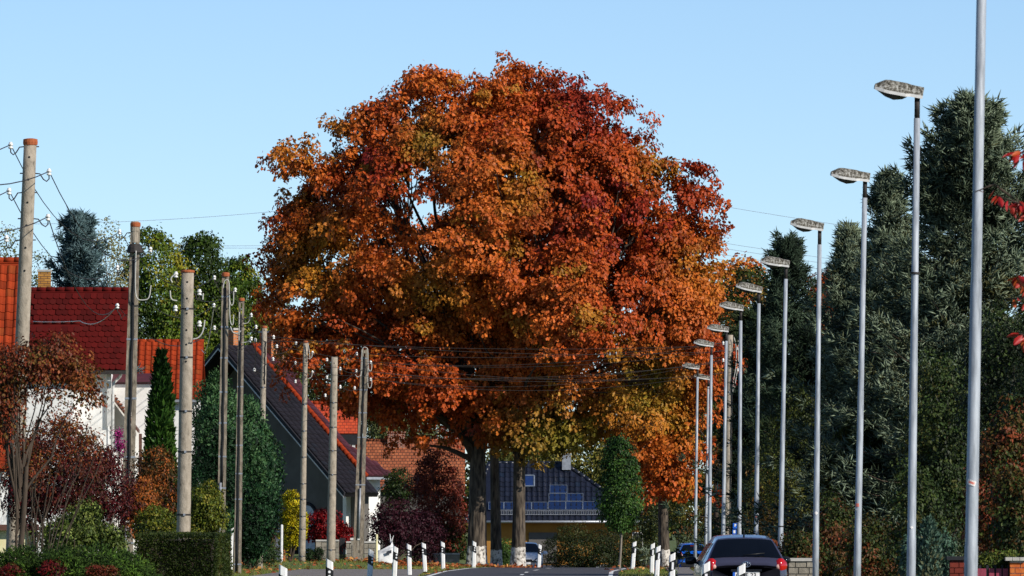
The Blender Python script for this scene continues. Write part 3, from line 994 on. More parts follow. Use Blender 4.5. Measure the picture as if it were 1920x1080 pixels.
# ---- low wing with bright orange roof behind the dark house
D = 403.0
HW = thing('small_orange_roofed_house', 'small grey house with bright orange-red roof and white downpipe behind dark gable', 'house', (X(622, D), D, 0))
xa, xb = X(545, D), X(671, D)
zr, ze = Zp(755, D), Zp(812, D - 2)
rf = slab([(xa, D - 1.6, ze), (xb, D - 1.6, ze), (xb, D, zr), (xa, D, zr)], .12).build('roof', M['tile_orange_far'], HW)
ridge_tiles(rf, (xa, D, zr), (xb, D, zr), 12, M['tile_orange'], .1)
slab([(xa, D, zr), (xb, D, zr), (xb, D + 2.4, ze - .6), (xa, D + 2.4, ze - .6)], .12).build('roof', M['tile_orange_far'], HW)
m = MB(); m.box(((xa + xb) / 2, D - 1.62, ze - .32), (xb - xa, .08, .5)); m.build('fascia', M['dark_wood'], HW)
m = MB(); m.box(((xa + xb) / 2 - .15, D + .3, (ze - .1) / 2), (xb - xa - .5, 3.4, ze - .1)); m.build('wall', M['grey_wall'], HW)
m = MB(); m.prism([(xb - .4, D - 1.4, ze - .1), (xb - .4, D, zr - .2), (xb - .4, D + 2, ze - .1)], (-.1, 0, 0)); m.build('gable', M['grey_wall'], HW)
m = MB(); m.box((X(664, D), D - 1.55, Zp(850, D)), (.16, .12, 1.15)); m.build('downpipe', M['board_white'], HW)

# ---- old brown tiled house
D = 470.0
HB = thing('brown_roofed_house', 'old house with mossy brown tile roof and squat brick chimney', 'house', (X(765, D), D, -.5))
xa, xb = X(640, D), X(872, D)
zr, ze = Zp(825, D), Zp(918, D - 4)
rf = slab([(xa, D - 3, ze), (xb, D - 3, ze), (xb, D, zr), (xa, D, zr)], .14).build('roof', M['tile_brown'], HB)
ridge_tiles(rf, (xa, D, zr), (xb, D, zr), 18, M['tile_brown'], .09)
slab([(xa, D, zr), (xb, D, zr), (xb, D + 3, ze), (xa, D + 3, ze)], .14).build('roof', M['tile_brown'], HB)
m = MB(); m.box(((xa + xb) / 2, D, (ze - .5) / 2 - .05), (xb - xa - .5, 5.2, ze + .5)); m.build('wall', M['grey_wall'], HB)
for xg in (xa + .3, xb - .5):
    m = MB(); m.prism([(xg, D - 2.6, ze), (xg, D, zr - .2), (xg, D + 2.6, ze)], (.2, 0, 0)); m.build('gable', M['white_wall'], HB)
m = MB(); m.box((X(743, D), D - .1, zr - .05), (1.02, .7, .95)); cc = m.build('chimney', M['brick'], HB)
m = MB(); m.box((X(743, D), D - .1, zr + .46), (1.12, .8, .09)); m.build('chimney_cap', M['brick'], cc)

# ---- blue-tiled hip-roofed house with solar panels
D = 460.0; g = -.75
HS = thing('blue_roofed_house', 'ochre bungalow with glossy dark blue hip roof carrying solar panels', 'house', (X(1060, D), D, g))
xa, xb = X(872, D - 4), X(1216, D - 4)
ra, rb = X(918, D), X(1057, D)
zr = Zp(868, D); ze = Zp(977, D - 4); yf = D - 3.8; yb = D + 3.8
rf = slab([(xa, yf, ze), (xb, yf, ze), (rb, D, zr), (ra, D, zr)], .14).build('roof', M['tile_blue'], HS)
slab([(xb, yf, ze), (xb, yb, ze), (rb, D, zr)], .14).build('roof', M['tile_blue'], HS)
slab([(xa, yf, ze), (ra, D, zr), (xa, yb, ze)], .14).build('roof', M['tile_blue'], HS)
slab([(xa, yb, ze), (ra, D, zr), (rb, D, zr), (xb, yb, ze)], .14).build('roof', M['tile_blue'], HS)
vv = np.array([0, D - yf, zr - ze]); Lr = np.linalg.norm(vv); vu = unit(vv)
slopeL = (ra - xa) / Lr; slopeR = (xb - rb) / Lr
pm5 = pantile_mesh(.31, .42, M['tile_blue'])
x00 = X(935, D - 4)
tile_roof(rf, pm5, (x00, yf, ze), (1, 0, 0), vv, int((xb - x00) / .31), int(Lr / .42), .31, .42, stagger=False,
          inside=lambda a, b: (x00 + a) < xb - slopeR * (b + .42) - .1 and (x00 + a) > xa + slopeL * (b + .42))
ridge_tiles(rf, (ra, D, zr), (rb, D, zr), 12, M['tile_blue'], .11)
ridge_tiles(rf, (rb, D, zr), (xb, yf, ze), 16, M['tile_blue'], .12)
ridge_tiles(rf, (ra, D, zr), (xa, yf, ze), 14, M['tile_blue'], .12)
nn = np.cross([1, 0, 0], vu)
def rpt(px, py):
    """point of the front slope seen at photo pixel (px, py)"""
    p0 = np.array([xa, yf, ze]); o = np.array([0, 0, CAMH]); d = at(px, py, 100.) - o
    t = ((p0 - o) @ nn) / (d @ nn)
    return o + d * t
def roof_panel(x0, y0, x1, y1, name, mat, frame, fr=.05, lift=.09, sub='frame', shear=0):
    q = [rpt(x0, y1), rpt(x1, y1), rpt(x1 + shear, y0), rpt(x0 + shear, y0)]
    m = MB(); m.prism([p + nn * lift for p in q], -nn * .05); o = m.build(name, mat, HS)
    m = MB()
    for i in range(4): m.tube([q[i] + nn * (lift + .012), q[(i + 1) % 4] + nn * (lift + .012)], fr * .5, 4)
    m.build(sub, frame, o)
roof_panel(976, 895, 1001, 915, 'skylight', M['pane'], M['pv_frame'], .11, .12)
for (x0, y0, x1, y1) in ((916, 944, 944, 958), (945, 944, 969, 958), (970, 944, 996, 958), (997, 944, 1026, 958), (1028, 943, 1060, 958), (1029, 928, 1061, 942), (1031, 912, 1063, 927), (1061, 943, 1092, 958), (1063, 928, 1093, 942), (1093, 943, 1123, 958)):
    roof_panel(x0, y0, x1, y1, 'solar_panel', M['pv'], M['pv_frame'], .028)
# snow guard fence and gutter
sg = MB(); a = rpt(937, 968) + nn * .12; b = rpt(1195, 968) + nn * .12
sg.tube([a, b], .02, 4); sg.tube([a + up * .22, b + up * .22], .02, 4)
for k in range(80):
    p = a + (b - a) * k / 79; sg.tube([p, p + up * .22], .012, 4)
sg.build('snow_guard', M['zinc'], HS)
m = MB(); m.tube([(xa - .05, yf - .06, ze - .04), (xb + .05, yf - .06, ze - .04)], .075, 8); m.build('gutter', M['zinc'], HS, True)
m = MB(); m.box((X(1062, D), D - .5, zr + .05), (.5, .5, .9)); cc = m.build('chimney', M['zinc'], HS)
m = MB(); m.box((X(1062, D), D - .5, zr + .52), (.58, .58, .06)); m.build('chimney_cap', M['coping'], cc)
m = MB(); m.box(((xa + xb) / 2, D, (ze - .1 + g) / 2), (xb - xa - 1.0, 5.6, ze - .1 - g)); wl = m.build('wall', M['ochre_wall'], HS)
m = MB(); m.box((X(1018, D - 3.4), D - 2.84, g + 1.0), (1.6, .1, 1.75)); m.build('garage_door', M['grey_wall'], HS)
m = MB(); m.box((X(1196, D - 3.4), D - 2.83, g + 1.3), (.6, .1, 1.2)); w_ = m.build('window', M['board_white'], HS)
m = MB(); m.box((X(1196, D - 3.4), D - 2.885, g + 1.3), (.5, .03, 1.1)); m.build('pane', M['dark_wood'], w_)

# ================================================================== THE RED OAKS
OAKC = dict(o=lin('#c25a20'), d=lin('#ab461c'), r=lin('#9e3520'), c=lin('#7c231f'), y=lin('#bb8428'), g=lin('#86802e'), b=lin('#d06c2a'))
# leaf-colour patches of the autumn crown (photo column, row, radius, colour)
PATCH = [(800, 262, 45, 'g'), (560, 270, 55, 'y'), (620, 230, 45, 'y'), (560, 330, 60, 'b'), (1085, 150, 75, 'c'), (1110, 200, 60, 'r'),
         (1010, 400, 70, 'r'), (960, 350, 60, 'y'), (900, 340, 60, 'b'), (610, 460, 60, 'y'), (560, 520, 70, 'y'), (530, 560, 50, 'b'),
         (700, 430, 60, 'b'), (820, 560, 75, 'y'), (790, 530, 50, 'g'), (770, 470, 60, 'b'), (880, 460, 70, 'b'), (1230, 310, 35, 'y'), (1290, 330, 60, 'd'),
         (1320, 520, 70, 'y'), (1300, 560, 60, 'b'), (1170, 560, 90, 'd'), (930, 130, 60, 'b'), (800, 150, 80, 'b'), (1250, 770, 80, 'y'), (1210, 720, 60, 'g'),
         (1250, 860, 70, 'b'), (850, 380, 60, 'b'), (1060, 550, 70, 'b'), (930, 640, 90, 'b'), (1000, 840, 80, 'g'), (1080, 820, 80, 'g'), (740, 640, 90, 'd')]
nzo = Noise(77, .55); nzo2 = Noise(78, 1.4)


def oak_col(P, pos, idx):
    sc = FPX / P[:, 1]
    px = 960 + P[:, 0] * sc
    py = HOR - (P[:, 2] - CAMH) * sc
    base = nzo(P) * .9 + nzo2(P) * .45
    rr = np.random.default_rng(5)
    t = np.clip(.5 + .27 * base + rr.normal(0, .17, len(P)), 0, .9999)
    seq = np.array([OAKC[k] for k in 'crdodoby'])
    f = t * (len(seq) - 1); i = f.astype(int); fr = (f - i)[:, None]
    c = seq[i] * (1 - fr) + seq[np.minimum(i + 1, len(seq) - 1)] * fr
    for (x, y, q, k) in PATCH:
        w = np.exp(-(((px - x) ** 2 + (py - y) ** 2) / q ** 2) * 1.1) * rr.uniform(.5, 1.2, len(P))
        w = np.clip(w, 0, .92)[:, None]
        c = c * (1 - w) + OAKC[k] * w
    # late green and gold leaves inside some clumps
    m = (nzo2(P * 1.3 + 9) > .72)[:, None]
    c = np.where(m, c * .4 + OAKC['y'] * .4 + OAKC['g'] * .2, c)
    return c[idx] * .86


def trunk(t, base, tops, radii, flare=.45, seed=1, bend=(0, 0), mat='bark', part='trunk'):
    """lumpy tapered trunk with root flare from base to height tops"""
    r = np.random.default_rng(seed); nzt = Noise(seed, 3.0)
    n, rings = 26, 34
    V, F = [], []
    r0, r1 = radii
    for j in range(rings):
        f = j / (rings - 1); z = f ** 1.5 * tops
        rad = r0 * (1 - f) + r1 * f + flare * r0 * math.exp(-z / .35)
        cx, cy = base[0] + bend[0] * f + .06 * math.sin(3 * f + seed), base[1] + bend[1] * f
        for k in range(n):
            a = 2 * math.pi * k / n
            q = 1 + .10 * nzt((math.cos(a) * 1.5, math.sin(a) * 1.5, z * .25)) + .05 * math.sin(a * 9 + seed) + flare * .35 * math.exp(-z / .3) * math.sin(a * 4 + seed)
            V.append((cx + rad * q * math.cos(a), cy + rad * q * math.sin(a), base[2] - .15 + z))
    for j in range(rings - 1):
        for k in range(n):
            F.append([j * n + k, j * n + (k + 1) % n, (j + 1) * n + (k + 1) % n, (j + 1) * n + k])
    return build(part, V, F, M[mat], t, None, True)


def oak(label, tpx, tbase_py, tD, r0, ells, nclump, per, seed, top=7.5, bend=(0, 0), nl=46, leaf=.168, back=.3, group='red oaks in autumn colour at the bend'):
    r = np.random.default_rng(seed)
    bx = X(tpx, tD); bz = float(gz(bx, tD))
    base = np.array([bx, tD, bz])
    t = thing('oak_tree', label, 'tree', base, group)
    trunk(t, base, top, (r0, r0 * .62), .3, seed, bend)
    ells = [(c, q - np.array([.5, .4, .45]) * np.minimum(1, q / 2.2)) for c, q in ells]
    P, N, I = ell_clumps(ells, nclump // 8, r, back=back, seed=seed, shell=.13, bump=.2, cull=.74, out=.07)
    kp = nzo(P * 1.5 + 4) > -.95
    P, N = sprays(P[kp], N[kp], 0, 8, r, .56, .27)
    V, F, C = clump_leaves(P, N, per, .40, leaf, oak_col, r, tpl='oak', droop=.75, up=.42, flat=.5, csd=.2, dome=.45)
    tag(build('crown', V, F, M['leaf'], t, C), kind='stuff')
    mb = MB()
    tips = P[r.choice(len(P), nl, replace=False)]
    st = [(base + np.array([bend[0] * f, bend[1] * f, top * (.62 + .38 * f)]), r0 * .34 * (1.1 - .5 * f)) for f in r.random(nl)]
    limbs(mb, None, tips, st, r, bend=.3)
    # secondary branches
    t2 = P[r.choice(len(P), nl * 5)]
    st2 = []
    for q in t2:
        c = tips[np.argmin(((tips - q) ** 2).sum(1))]
        st2.append((c * .75 + (base + np.array([0, 0, top])) * .25, .05))
    limbs(mb, None, t2, st2, r, bend=.1, n=4)
    mb.build('branches', M['branch'], t, True)
    return t


D = 342.0
oak('largest red oak, thick grey trunk with worn limewash band', 890, 1062, D, .45,
    [E(885, 395, 305, 262, D, 5.8), E(690, 470, 172, 205, D + .5, 4.4), E(575, 315, 55, 62, D, 1.4), E(640, 262, 58, 62, D + .5, 1.5), E(725, 225, 75, 70, D, 1.8),
     E(598, 560, 96, 100, D - .5, 2.4), E(560, 470, 58, 70, D, 1.6), E(730, 660, 150, 105, D - .5, 3.4), E(820, 172, 85, 58, D, 2), E(545, 600, 45, 55, D, 1.2), E(590, 650, 72, 52, D - .5, 1.8), E(660, 720, 70, 50, D, 1.8), E(530, 545, 40, 60, D, 1.1), E(540, 275, 34, 34, D, .9),
     E(860, 700, 150, 110, D - .8, 3.0), E(790, 760, 90, 58, D, 2.0), E(920, 790, 100, 50, D + .3, 1.8), E(560, 395, 36, 50, D, 1.1)], 2900, 54, 101, bend=(.15, 0))
D2 = 341.0
oak('red oak with slim dark trunk and limewash band, standing before the white car', 966, 1067, D2, .33,
    [E(1010, 420, 205, 300, D2, 4.6), E(1092, 210, 100, 86, D2, 2.4), E(1165, 330, 80, 110, D2, 2.2), E(1100, 590, 225, 190, D2 - 1.0, 4.8), E(1296, 352, 38, 62, D2 + .5, 1.0),
     E(1322, 410, 34, 40, D2 + .5, .9), E(1255, 430, 60, 75, D2, 1.6), E(1010, 740, 170, 95, D2 - .5, 3.0), E(1060, 800, 110, 52, D2, 2.0), E(1150, 760, 80, 70, D2, 2.2), E(1225, 330, 30, 40, D2, .8), E(960, 172, 90, 45, D2, 1.8), E(1240, 520, 90, 80, D2, 2.0), E(1250, 620, 90, 90, D2, 2.2), E(1310, 470, 40, 45, D2, 1.0)],
    2800, 54, 202, top=8.0, bend=(.25, 0))
D3 = 358.0
oak('darker red oak trunk standing in shade directly behind the thickest one', 928, 1058, D3, .26,
    [E(930, 560, 300, 250, D3, 4.2), E(760, 600, 150, 150, D3, 3), E(1120, 700, 150, 120, D3, 3), E(960, 790, 150, 55, D3, 3.0)], 1100, 34, 303, top=8.5)
D4 = 353.0
oak('smaller red oak with pale trunk on the lawn beside the street lamps', 1245, 1066, D4, .27,
    [E(1255, 640, 88, 120, D4, 2.0), E(1235, 790, 82, 110, D4, 1.9), E(1290, 560, 62, 70, D4, 1.5), E(1255, 880, 55, 60, D4, 1.3), E(1310, 700, 40, 80, D4, 1.1), E(1200, 700, 60, 80, D4, 1.5)], 860, 50, 404, top=6.5, nl=24)

# bare twigs poking out of the crown's edge belong to the slim oak's branches: own small dead branch
o_ = [o for o in COL.objects if o.name.startswith('oak_tree')][1]
mb = MB(); r = np.random.default_rng(9)
main = [at(1265, 452, D2), at(1295, 455, D2), at(1325, 458, D2 - .1), at(1352, 462, D2 - .1)]
mb.tube(main, [.05, .03, .02, .008], 5)
for k in range(16):
    f = r.uniform(.2, 1); p = np.array(main[0]) * (1 - f) + np.array(main[3]) * f
    q = p + np.array([r.uniform(.1, .45), r.normal(0, .1), r.uniform(-.3, .45)]); mb.tube([p, (p + q) / 2 + r.normal(0, .03, 3), q], [.014, .01, .005], 4)
mb.build('dead_branch', M['twig_pale'], o_)

# ================================================================== CONIFERS AND TREES ON THE RIGHT
BL = ['#1b2317', '#333d2c', '#5d6a54', '#86937b', '#4f4f30']
GD = ['#141e14', '#22301e', '#37472a', '#55583a']
spruce('blue_spruce', 'tallest blue spruce, broad crown, growing behind the nearest street lamps', 1822, 186, 208, 430, BL, nb=400, K=11, J=12, seed=51, shoot=.26, pw=.9, open_=.16)
spruce('blue_spruce', 'medium blue spruce with spiky leaders beside the tallest spruce', 1668, 326, 219, 170, BL, nb=270, K=9, J=9, seed=52, shoot=.25, pw=.95, open_=.18)
spruce('blue_spruce', 'short blue spruce at the edge of the spruce group beside an orange maple', 1592, 428, 228, 105, BL, nb=240, K=8, J=9, seed=53, shoot=.24, pw=.75, open_=.2)
spruce('dark_spruce', 'dark grey-green spruce with bristly top rising behind the lamp row', 1476, 447, 307, 150, ['#161f17', '#253225', '#3a4a39', '#566650'], nb=250, K=8, J=9, seed=54, shoot=.27, pw=.75, open_=.1)
spruce('dark_spruce', 'low spreading dark fir behind the square utility pole', 1415, 590, 362, 95, GD, nb=260, K=8, J=9, seed=55, shoot=.34, pw=.5)
spruce('dark_spruce', 'deep green fir filling the garden below the dark spruce', 1545, 640, 262, 150, GD, nb=230, K=8, J=9, seed=56, shoot=.3, pw=.5)
spruce('dark_spruce', 'shaded dark fir standing behind the tallest blue spruce', 1740, 520, 226, 175, GD, nb=230, K=8, J=9, seed=57, shoot=.3, pw=.5)


def tree(name, label, ells, nclump, per, rad, size, colf, seed, r0=.16, top=None, tpl='oval', group=None, mat='branch', base=None, nl=26, **kw):
    r = np.random.default_rng(seed)
    c0 = ells[0][0]
    bx, by = (c0[0], c0[1]) if base is None else base
    bz = float(gz(bx, by)); b = np.array([bx, by, bz])
    t = thing(name, label, 'tree', b, group)
    top = top or (c0[2] - bz) * .9
    trunk(t, b, top, (r0, r0 * .5), .2, seed, ((c0[0] - bx) * .6, 0), mat=mat)
    lk = {k: kw.pop(k) for k in ('shell', 'bump', 'cull', 'back', 'out') if k in kw}
    lk.setdefault('back', .3)
    P, N, I = ell_clumps(ells, nclump, r, seed=seed, **lk)
    V, F, C = clump_leaves(P, N, per, rad, size, colf, r, tpl=tpl, **kw)
    V[:, 2] = np.maximum(V[:, 2], bz + .03)
    tag(build('crown', V, F, M['leaf'], t, C), kind='stuff')
    mb = MB()
    tips = P[r.choice(len(P), min(nl, len(P)), replace=False)]
    st = [(b + np.array([(c0[0] - bx) * .6 * f, 0, top * f]), r0 * .35) for f in r.uniform(.4, 1, len(tips))]
    limbs(mb, None, tips, st, r, bend=.2, n=5)
    mb.build('branches', M[mat], t, True)
    return t


ORG_P = palette(['#8d2f18', '#b5501f', '#c4702a', '#b98a2e'], seed=61)
tree('maple_tree', 'orange maple glowing between two spruces behind the lamp row', [E(1562, 560, 46, 55, 376, 1.2), E(1540, 640, 50, 80, 376, 1.3)], 130, 40, .5, .19, ORG_P, 71, tpl='oak')
tree('maple_tree', 'golden-orange tree behind the slim oak and square utility pole', [E(1345, 540, 62, 55, 408, 1.8), E(1395, 520, 40, 38, 408, 1.2), E(1330, 620, 60, 70, 408, 1.8), E(1290, 560, 50, 60, 408, 1.5), E(1290, 740, 70, 110, 408, 2), E(1240, 820, 60, 80, 410, 2)], 420, 40, .6, .22, palette(['#a04a1c', '#b8652a', '#b98a2e', '#8a8030'], seed=62), 72, tpl='oak')
tree('broadleaf_tree', 'dark green tree with rusty tinge behind the lamp row', [E(1405, 600, 75, 100, 398, 2.0), E(1390, 760, 85, 160, 398, 2.4), E(1440, 840, 60, 140, 398, 2)], 420, 36, .6, .2, palette(['#1d2a14', '#33401c', '#55551f', '#6d4a22'], seed=63), 73)
OL = palette(['#2a3214', '#48501f', '#5f5c26', '#6b4a22'], seed=64)
DG = palette(['#17200f', '#26331a', '#3a4a22', '#4c4a22'], seed=65)
RB = palette(['#1d2811', '#39451c', '#5b3a1f', '#7a3a22'], seed=66)
shrub('arching_shrub', 'olive arching shrub with bare twigs behind the dark hatchback', 'shrub', [E(1490, 890, 62, 150, 236, 1.4), E(1440, 960, 40, 110, 240, 1), E(1515, 800, 40, 80, 236, 1)], 420, 34, .30, .075, OL, seed=81, nstem=26, stem=.03)
cypress('yew_tree', 'broad dark green yew between two lamp poles', 1612, 770, 212, 92, ['#1c2612', '#303a19', '#4c4f20', '#5e4520'], n=20000, seed=82, size=.15, round_=.45)
shrub('yew_shrub', 'brown-tinged evergreen shrub below the blue spruces', 'shrub', [E(1560, 1010, 52, 90, 196, 1.0), E(1640, 1030, 60, 70, 190, 1.0)], 320, 34, .26, .08, RB, seed=83)
shrub('evergreen_shrub', 'dark evergreen shrub filling the shade under the tallest spruce', 'shrub', [E(1762, 860, 75, 190, 178, 1.3), E(1720, 980, 60, 110, 176, 1)], 420, 34, .28, .085, DG, seed=84)
shrub('laurel_shrub', 'mixed green and russet shrub above the burgundy picket fence', 'shrub', [E(1880, 880, 62, 120, 150, .9), E(1905, 960, 50, 85, 148, .8), E(1850, 960, 40, 75, 150, .7)], 420, 32, .22, .075, RB, seed=85)
shrub('laurel_shrub', 'tall dark shrub behind the nearest lamp pole', 'shrub', [E(1890, 700, 80, 150, 172, 1.3), E(1930, 850, 60, 200, 170, 1.2)], 380, 34, .3, .085, DG, seed=86)
cypress('blue_juniper', 'small upright blue-green juniper between two lamp poles', 1742, 966, 131, 30, ['#26382c', '#405848', '#5b7465', '#6f6a48'], n=5200, seed=87, size=.085, round_=.4)
shrub('low_shrub', 'small low conifer beside the blue-green juniper', 'shrub', [E(1708, 1050, 20, 50, 133, .3), E(1770, 1045, 16, 60, 133, .25)], 80, 34, .14, .06, palette(['#2a3d2e', '#46604c', '#5f7664'], seed=67), seed=88)
shrub('garden_shrub', 'russet bush at the foot of the yew', 'shrub', [E(1500, 1040, 45, 55, 190, .8), E(1455, 1050, 35, 40, 200, .6)], 160, 34, .22, .08, RB, seed=89)

# ================================================================== MIDDLE: behind the bend
shrub('mixed_hedge', 'loose olive and russet hedge beside the parked white car', 'hedge', [E(1072, 1030, 50, 46, 396, 1.5), E(1120, 1035, 45, 42, 396, 1.5), E(1165, 1040, 40, 40, 398, 1.5), E(1200, 1045, 30, 34, 398, 1.2)], 420, 34, .32, .09, palette(['#1e280f', '#303817', '#434520', '#463a1c'], seed=68), seed=91, nstem=14)
shrub('mixed_hedge', 'green bush seen between the oak trunks', 'hedge', [E(945, 1040, 22, 36, 380, .8)], 60, 34, .3, .1, palette(['#2a3d1a', '#4a6428', '#6a7a34'], seed=69), seed=92)
tree('young_hornbeam', 'young upright tree with dense green crown on thin pale trunk', [E(1163, 930, 40, 60, 301, .8), E(1163, 870, 32, 62, 301, .65), E(1165, 965, 28, 28, 301, .55)], 330, 34, .24, .1, palette(['#16290f', '#263f18', '#3c5a22', '#54702c'], seed=233), 93, r0=.055, mat='bark_pale', nl=20)
shrub('trees_beyond', 'olive-yellow trees rising behind the blue tiled roof', 'tree', [E(1050, 870, 95, 55, 505, 3), E(1140, 880, 70, 70, 505, 3), E(960, 880, 60, 60, 505, 3)], 420, 34, .7, .2, palette(['#3c421c', '#5d5f26', '#7d7430', '#8a7436'], seed=70), seed=94, stem=.12)
shrub('trees_beyond', 'grey-olive tree behind the brown tiled roof', 'tree', [E(770, 815, 65, 45, 500, 2.4), E(720, 800, 40, 50, 500, 2)], 230, 34, .6, .17, palette(['#3c4422', '#5a6034', '#7a7a4c', '#85805a'], seed=71), seed=95, stem=.12)
shrub('copper_shrub', 'tall copper-leaved shrub before the brown tiled roof', 'shrub', [E(815, 890, 42, 62, 352, 1.2), E(840, 960, 42, 90, 352, 1.3), E(795, 960, 30, 80, 350, 1)], 260, 34, .32, .11, palette(['#331713', '#562319', '#7a3422', '#45201a'], seed=72), seed=96, nstem=14)
shrub('plum_shrub', 'rounded dark purple shrub behind the white rubble bag', 'shrub', [E(738, 985, 48, 48, 335, 1.0), E(790, 1000, 40, 50, 338, 1.0)], 260, 34, .26, .1, palette(['#1c0d14', '#2b1119', '#3a1620'], seed=73), seed=97)
shrub('green_shrub', 'dark green bush beside the white side wall', 'shrub', [E(745, 915, 32, 34, 372, .9), E(850, 1020, 26, 40, 352, .8)], 150, 34, .28, .11, palette(['#18240f', '#2c3d18', '#4a5020'], seed=74), seed=98)
shrub('roadside_bush', 'green bush behind the pale oak on the lawn', 'shrub', [E(1275, 940, 32, 80, 418, 1.2), E(1345, 930, 50, 130, 418, 1.6), E(1215, 980, 24, 60, 405, 1)], 330, 34, .36, .12, palette(['#1d2a12', '#3a451c', '#5e5a24', '#7a5826'], seed=75), seed=99)
shrub('far_wood', 'distant belt of autumn trees closing the view behind the houses', 'wood', [E(x, 930, 120, 70, 640, 6) for x in range(-100, 2100, 170)], 1500, 22, 1.1, .42, palette(['#2c3a18', '#4b5520', '#6d6328', '#7a4a22'], seed=76), seed=100, stem=.2)['kind'] = 'stuff'

# ================================================================== TREES AND SHRUBS ON THE LEFT
spruce('blue_spruce', 'blue spruce rising behind the dark red scalloped roof', 146, 404, 332, 105, ['#1c2a2c', '#33474a', '#536a6c', '#6f8586'], nb=250, K=8, J=9, seed=151, shoot=.32, pw=.62)
BIR = palette(['#3c4420', '#5a6030', '#74703c', '#8a7d48'], seed=161)
tree('birch_tree', 'thin loose birch beside the blue spruce on the roof line', [E(202, 470, 30, 62, 402, .9), E(225, 540, 30, 80, 402, 1)], 80, 26, .55, .13, BIR, 171, mat='bark_pale', r0=.1)
tree('birch_tree', 'sparse birch above the orange pantile roof', [E(12, 480, 26, 50, 402, .8), E(75, 510, 18, 40, 402, .6)], 48, 26, .5, .13, BIR, 172, mat='bark_pale', r0=.1)
LIM = ['#23330c', '#3c5216', '#5f701e', '#8c8426']
tree('lime_tree', 'rounded green lime tree behind the twin-shaft pole', [E(292, 540, 66, 105, 430, 2.2), E(262, 640, 55, 120, 430, 2), E(320, 640, 60, 120, 430, 2)], 760, 38, .5, .17, palette(LIM, seed=162), 173, bump=.2)
tree('lime_tree', 'tallest green lime tree above the orange pantile house', [E(378, 520, 48, 95, 436, 1.8), E(400, 620, 60, 120, 436, 2), E(345, 600, 40, 100, 436, 1.6)], 700, 38, .5, .17, palette(LIM, seed=163), 174, bump=.22)
tree('lime_tree', 'green lime tree nearest the big oak crown', [E(452, 570, 42, 90, 440, 1.6), E(470, 650, 46, 90, 440, 1.7), E(425, 640, 40, 100, 440, 1.6)], 600, 38, .5, .17, palette(LIM, seed=164), 175, bump=.22)
tree('lime_tree', 'small green tree between plum roof and oak crown', [E(548, 660, 36, 62, 442, 1.2), E(520, 600, 24, 70, 450, 1)], 150, 36, .48, .15, palette(['#26351a', '#3e5126', '#5d6a34'], seed=165), 176)
tree('broadleaf_tree', 'dark olive tree filling the gap between plum roof and oak crown', [E(630, 715, 70, 58, 470, 2.4), E(710, 745, 60, 52, 470, 2), E(580, 690, 40, 60, 470, 1.6)], 420, 36, .5, .17, palette(['#1d2812', '#333f1c', '#4d5226', '#5a4a22'], seed=266), 277)
cypress('thuja_tree', 'slender bright green conifer before the orange pantile roof', 302, 645, 226, 40, ['#12240d', '#1f3814', '#31501c', '#486628'], n=9000, seed=177, size=.2, round_=.8, width=.3)
CYP = ['#0c1a0e', '#16301a', '#294a2b', '#4c6b40']
tree('cypress_tree', 'broad dark green cypress behind the twin-shaft poles', [E(404, 800, 42, 88, 292, .9), E(395, 920, 46, 120, 292, 1.0), E(425, 880, 40, 110, 292, .9)], 720, 34, .26, .13, palette(CYP, seed=178), 178, r0=.09, droop=-.8, up=.1, flat=.6, width=.8, bump=.36, out=.1, back=.5)
tree('cypress_tree', 'wide dark green cypress beside the grey gable', [E(468, 830, 40, 82, 297, .9), E(492, 900, 40, 100, 297, .9), E(470, 970, 52, 90, 297, 1.0)], 720, 34, .26, .13, palette(CYP, seed=179), 179, r0=.09, droop=-.8, up=.1, flat=.6, width=.8, bump=.36, out=.1, back=.5)

# reddish garden maple with visible branches, by the first pole
RM = palette(['#3a2416', '#5c2c1a', '#7d3a20', '#5d5022', '#8a4a24'], seed=166)
Dm = 133.0
tree('garden_maple', 'rust-brown small-leaved garden tree wrapping the first pole', [E(60, 690, 80, 58, Dm, .9), E(145, 700, 42, 38, Dm, .6), E(95, 655, 50, 34, Dm, .6), E(5, 740, 50, 90, Dm, .7), E(165, 730, 30, 30, Dm, .4)],
     420, 24, .22, .062, RM, 181, r0=.07, base=(X(18, Dm), Dm), top=2.9, nl=18, shell=.35, cull=.4, back=.6)
shrub('arching_twigs', 'thin arching brown twigs with sparse leaves before the white house wall', 'shrub', [E(120, 800, 60, 60, Dm + 3, .6), E(60, 860, 60, 70, Dm + 3, .6), E(160, 830, 40, 40, Dm + 3, .5)], 150, 14, .2, .05, RM, base=(X(60, Dm + 3), Dm + 3, 0), seed=281, nstem=18, stem=.008, shell=.5)
shrub('burgundy_shrub', 'burgundy barberry-like shrub behind the first pole', 'shrub', [E(120, 880, 80, 100, 158, 1.0), E(190, 910, 60, 85, 160, .9), E(60, 900, 50, 90, 158, .9)], 560, 32, .20, .06, palette(['#21090d', '#3a0e13', '#501417', '#4f2618', '#332a14'], seed=167), seed=182, nstem=16)
shrub('copper_garden_shrub', 'orange-tipped copper shrub between the two nearest poles and the clipped hedge', 'shrub', [E(292, 900, 46, 66, 192, .8), E(265, 950, 40, 60, 190, .7)], 320, 32, .2, .065, palette(['#230e0d', '#3a1712', '#4a2a16', '#3f3a18', '#8a4a1c'], seed=168), seed=183)
shrub('magenta_flowers', 'magenta flowering plant beside the twin-shaft pole', 'plant', [E(226, 838, 10, 18, 205, .2), E(222, 812, 8, 12, 205, .2)], 24, 20, .1, .05, palette(['#7a1650', '#a82878', '#5c2038'], seed=169), seed=184, stem=.02)
GY = palette(['#27330f', '#465217', '#6b6d20', '#82772c'], seed=170)
shrub('privet_shrub', 'yellow-green privet bush beside the thick round pole', 'shrub', [E(385, 960, 38, 52, 182, .7), E(372, 1000, 30, 40, 182, .6)], 260, 32, .17, .06, GY, seed=185)
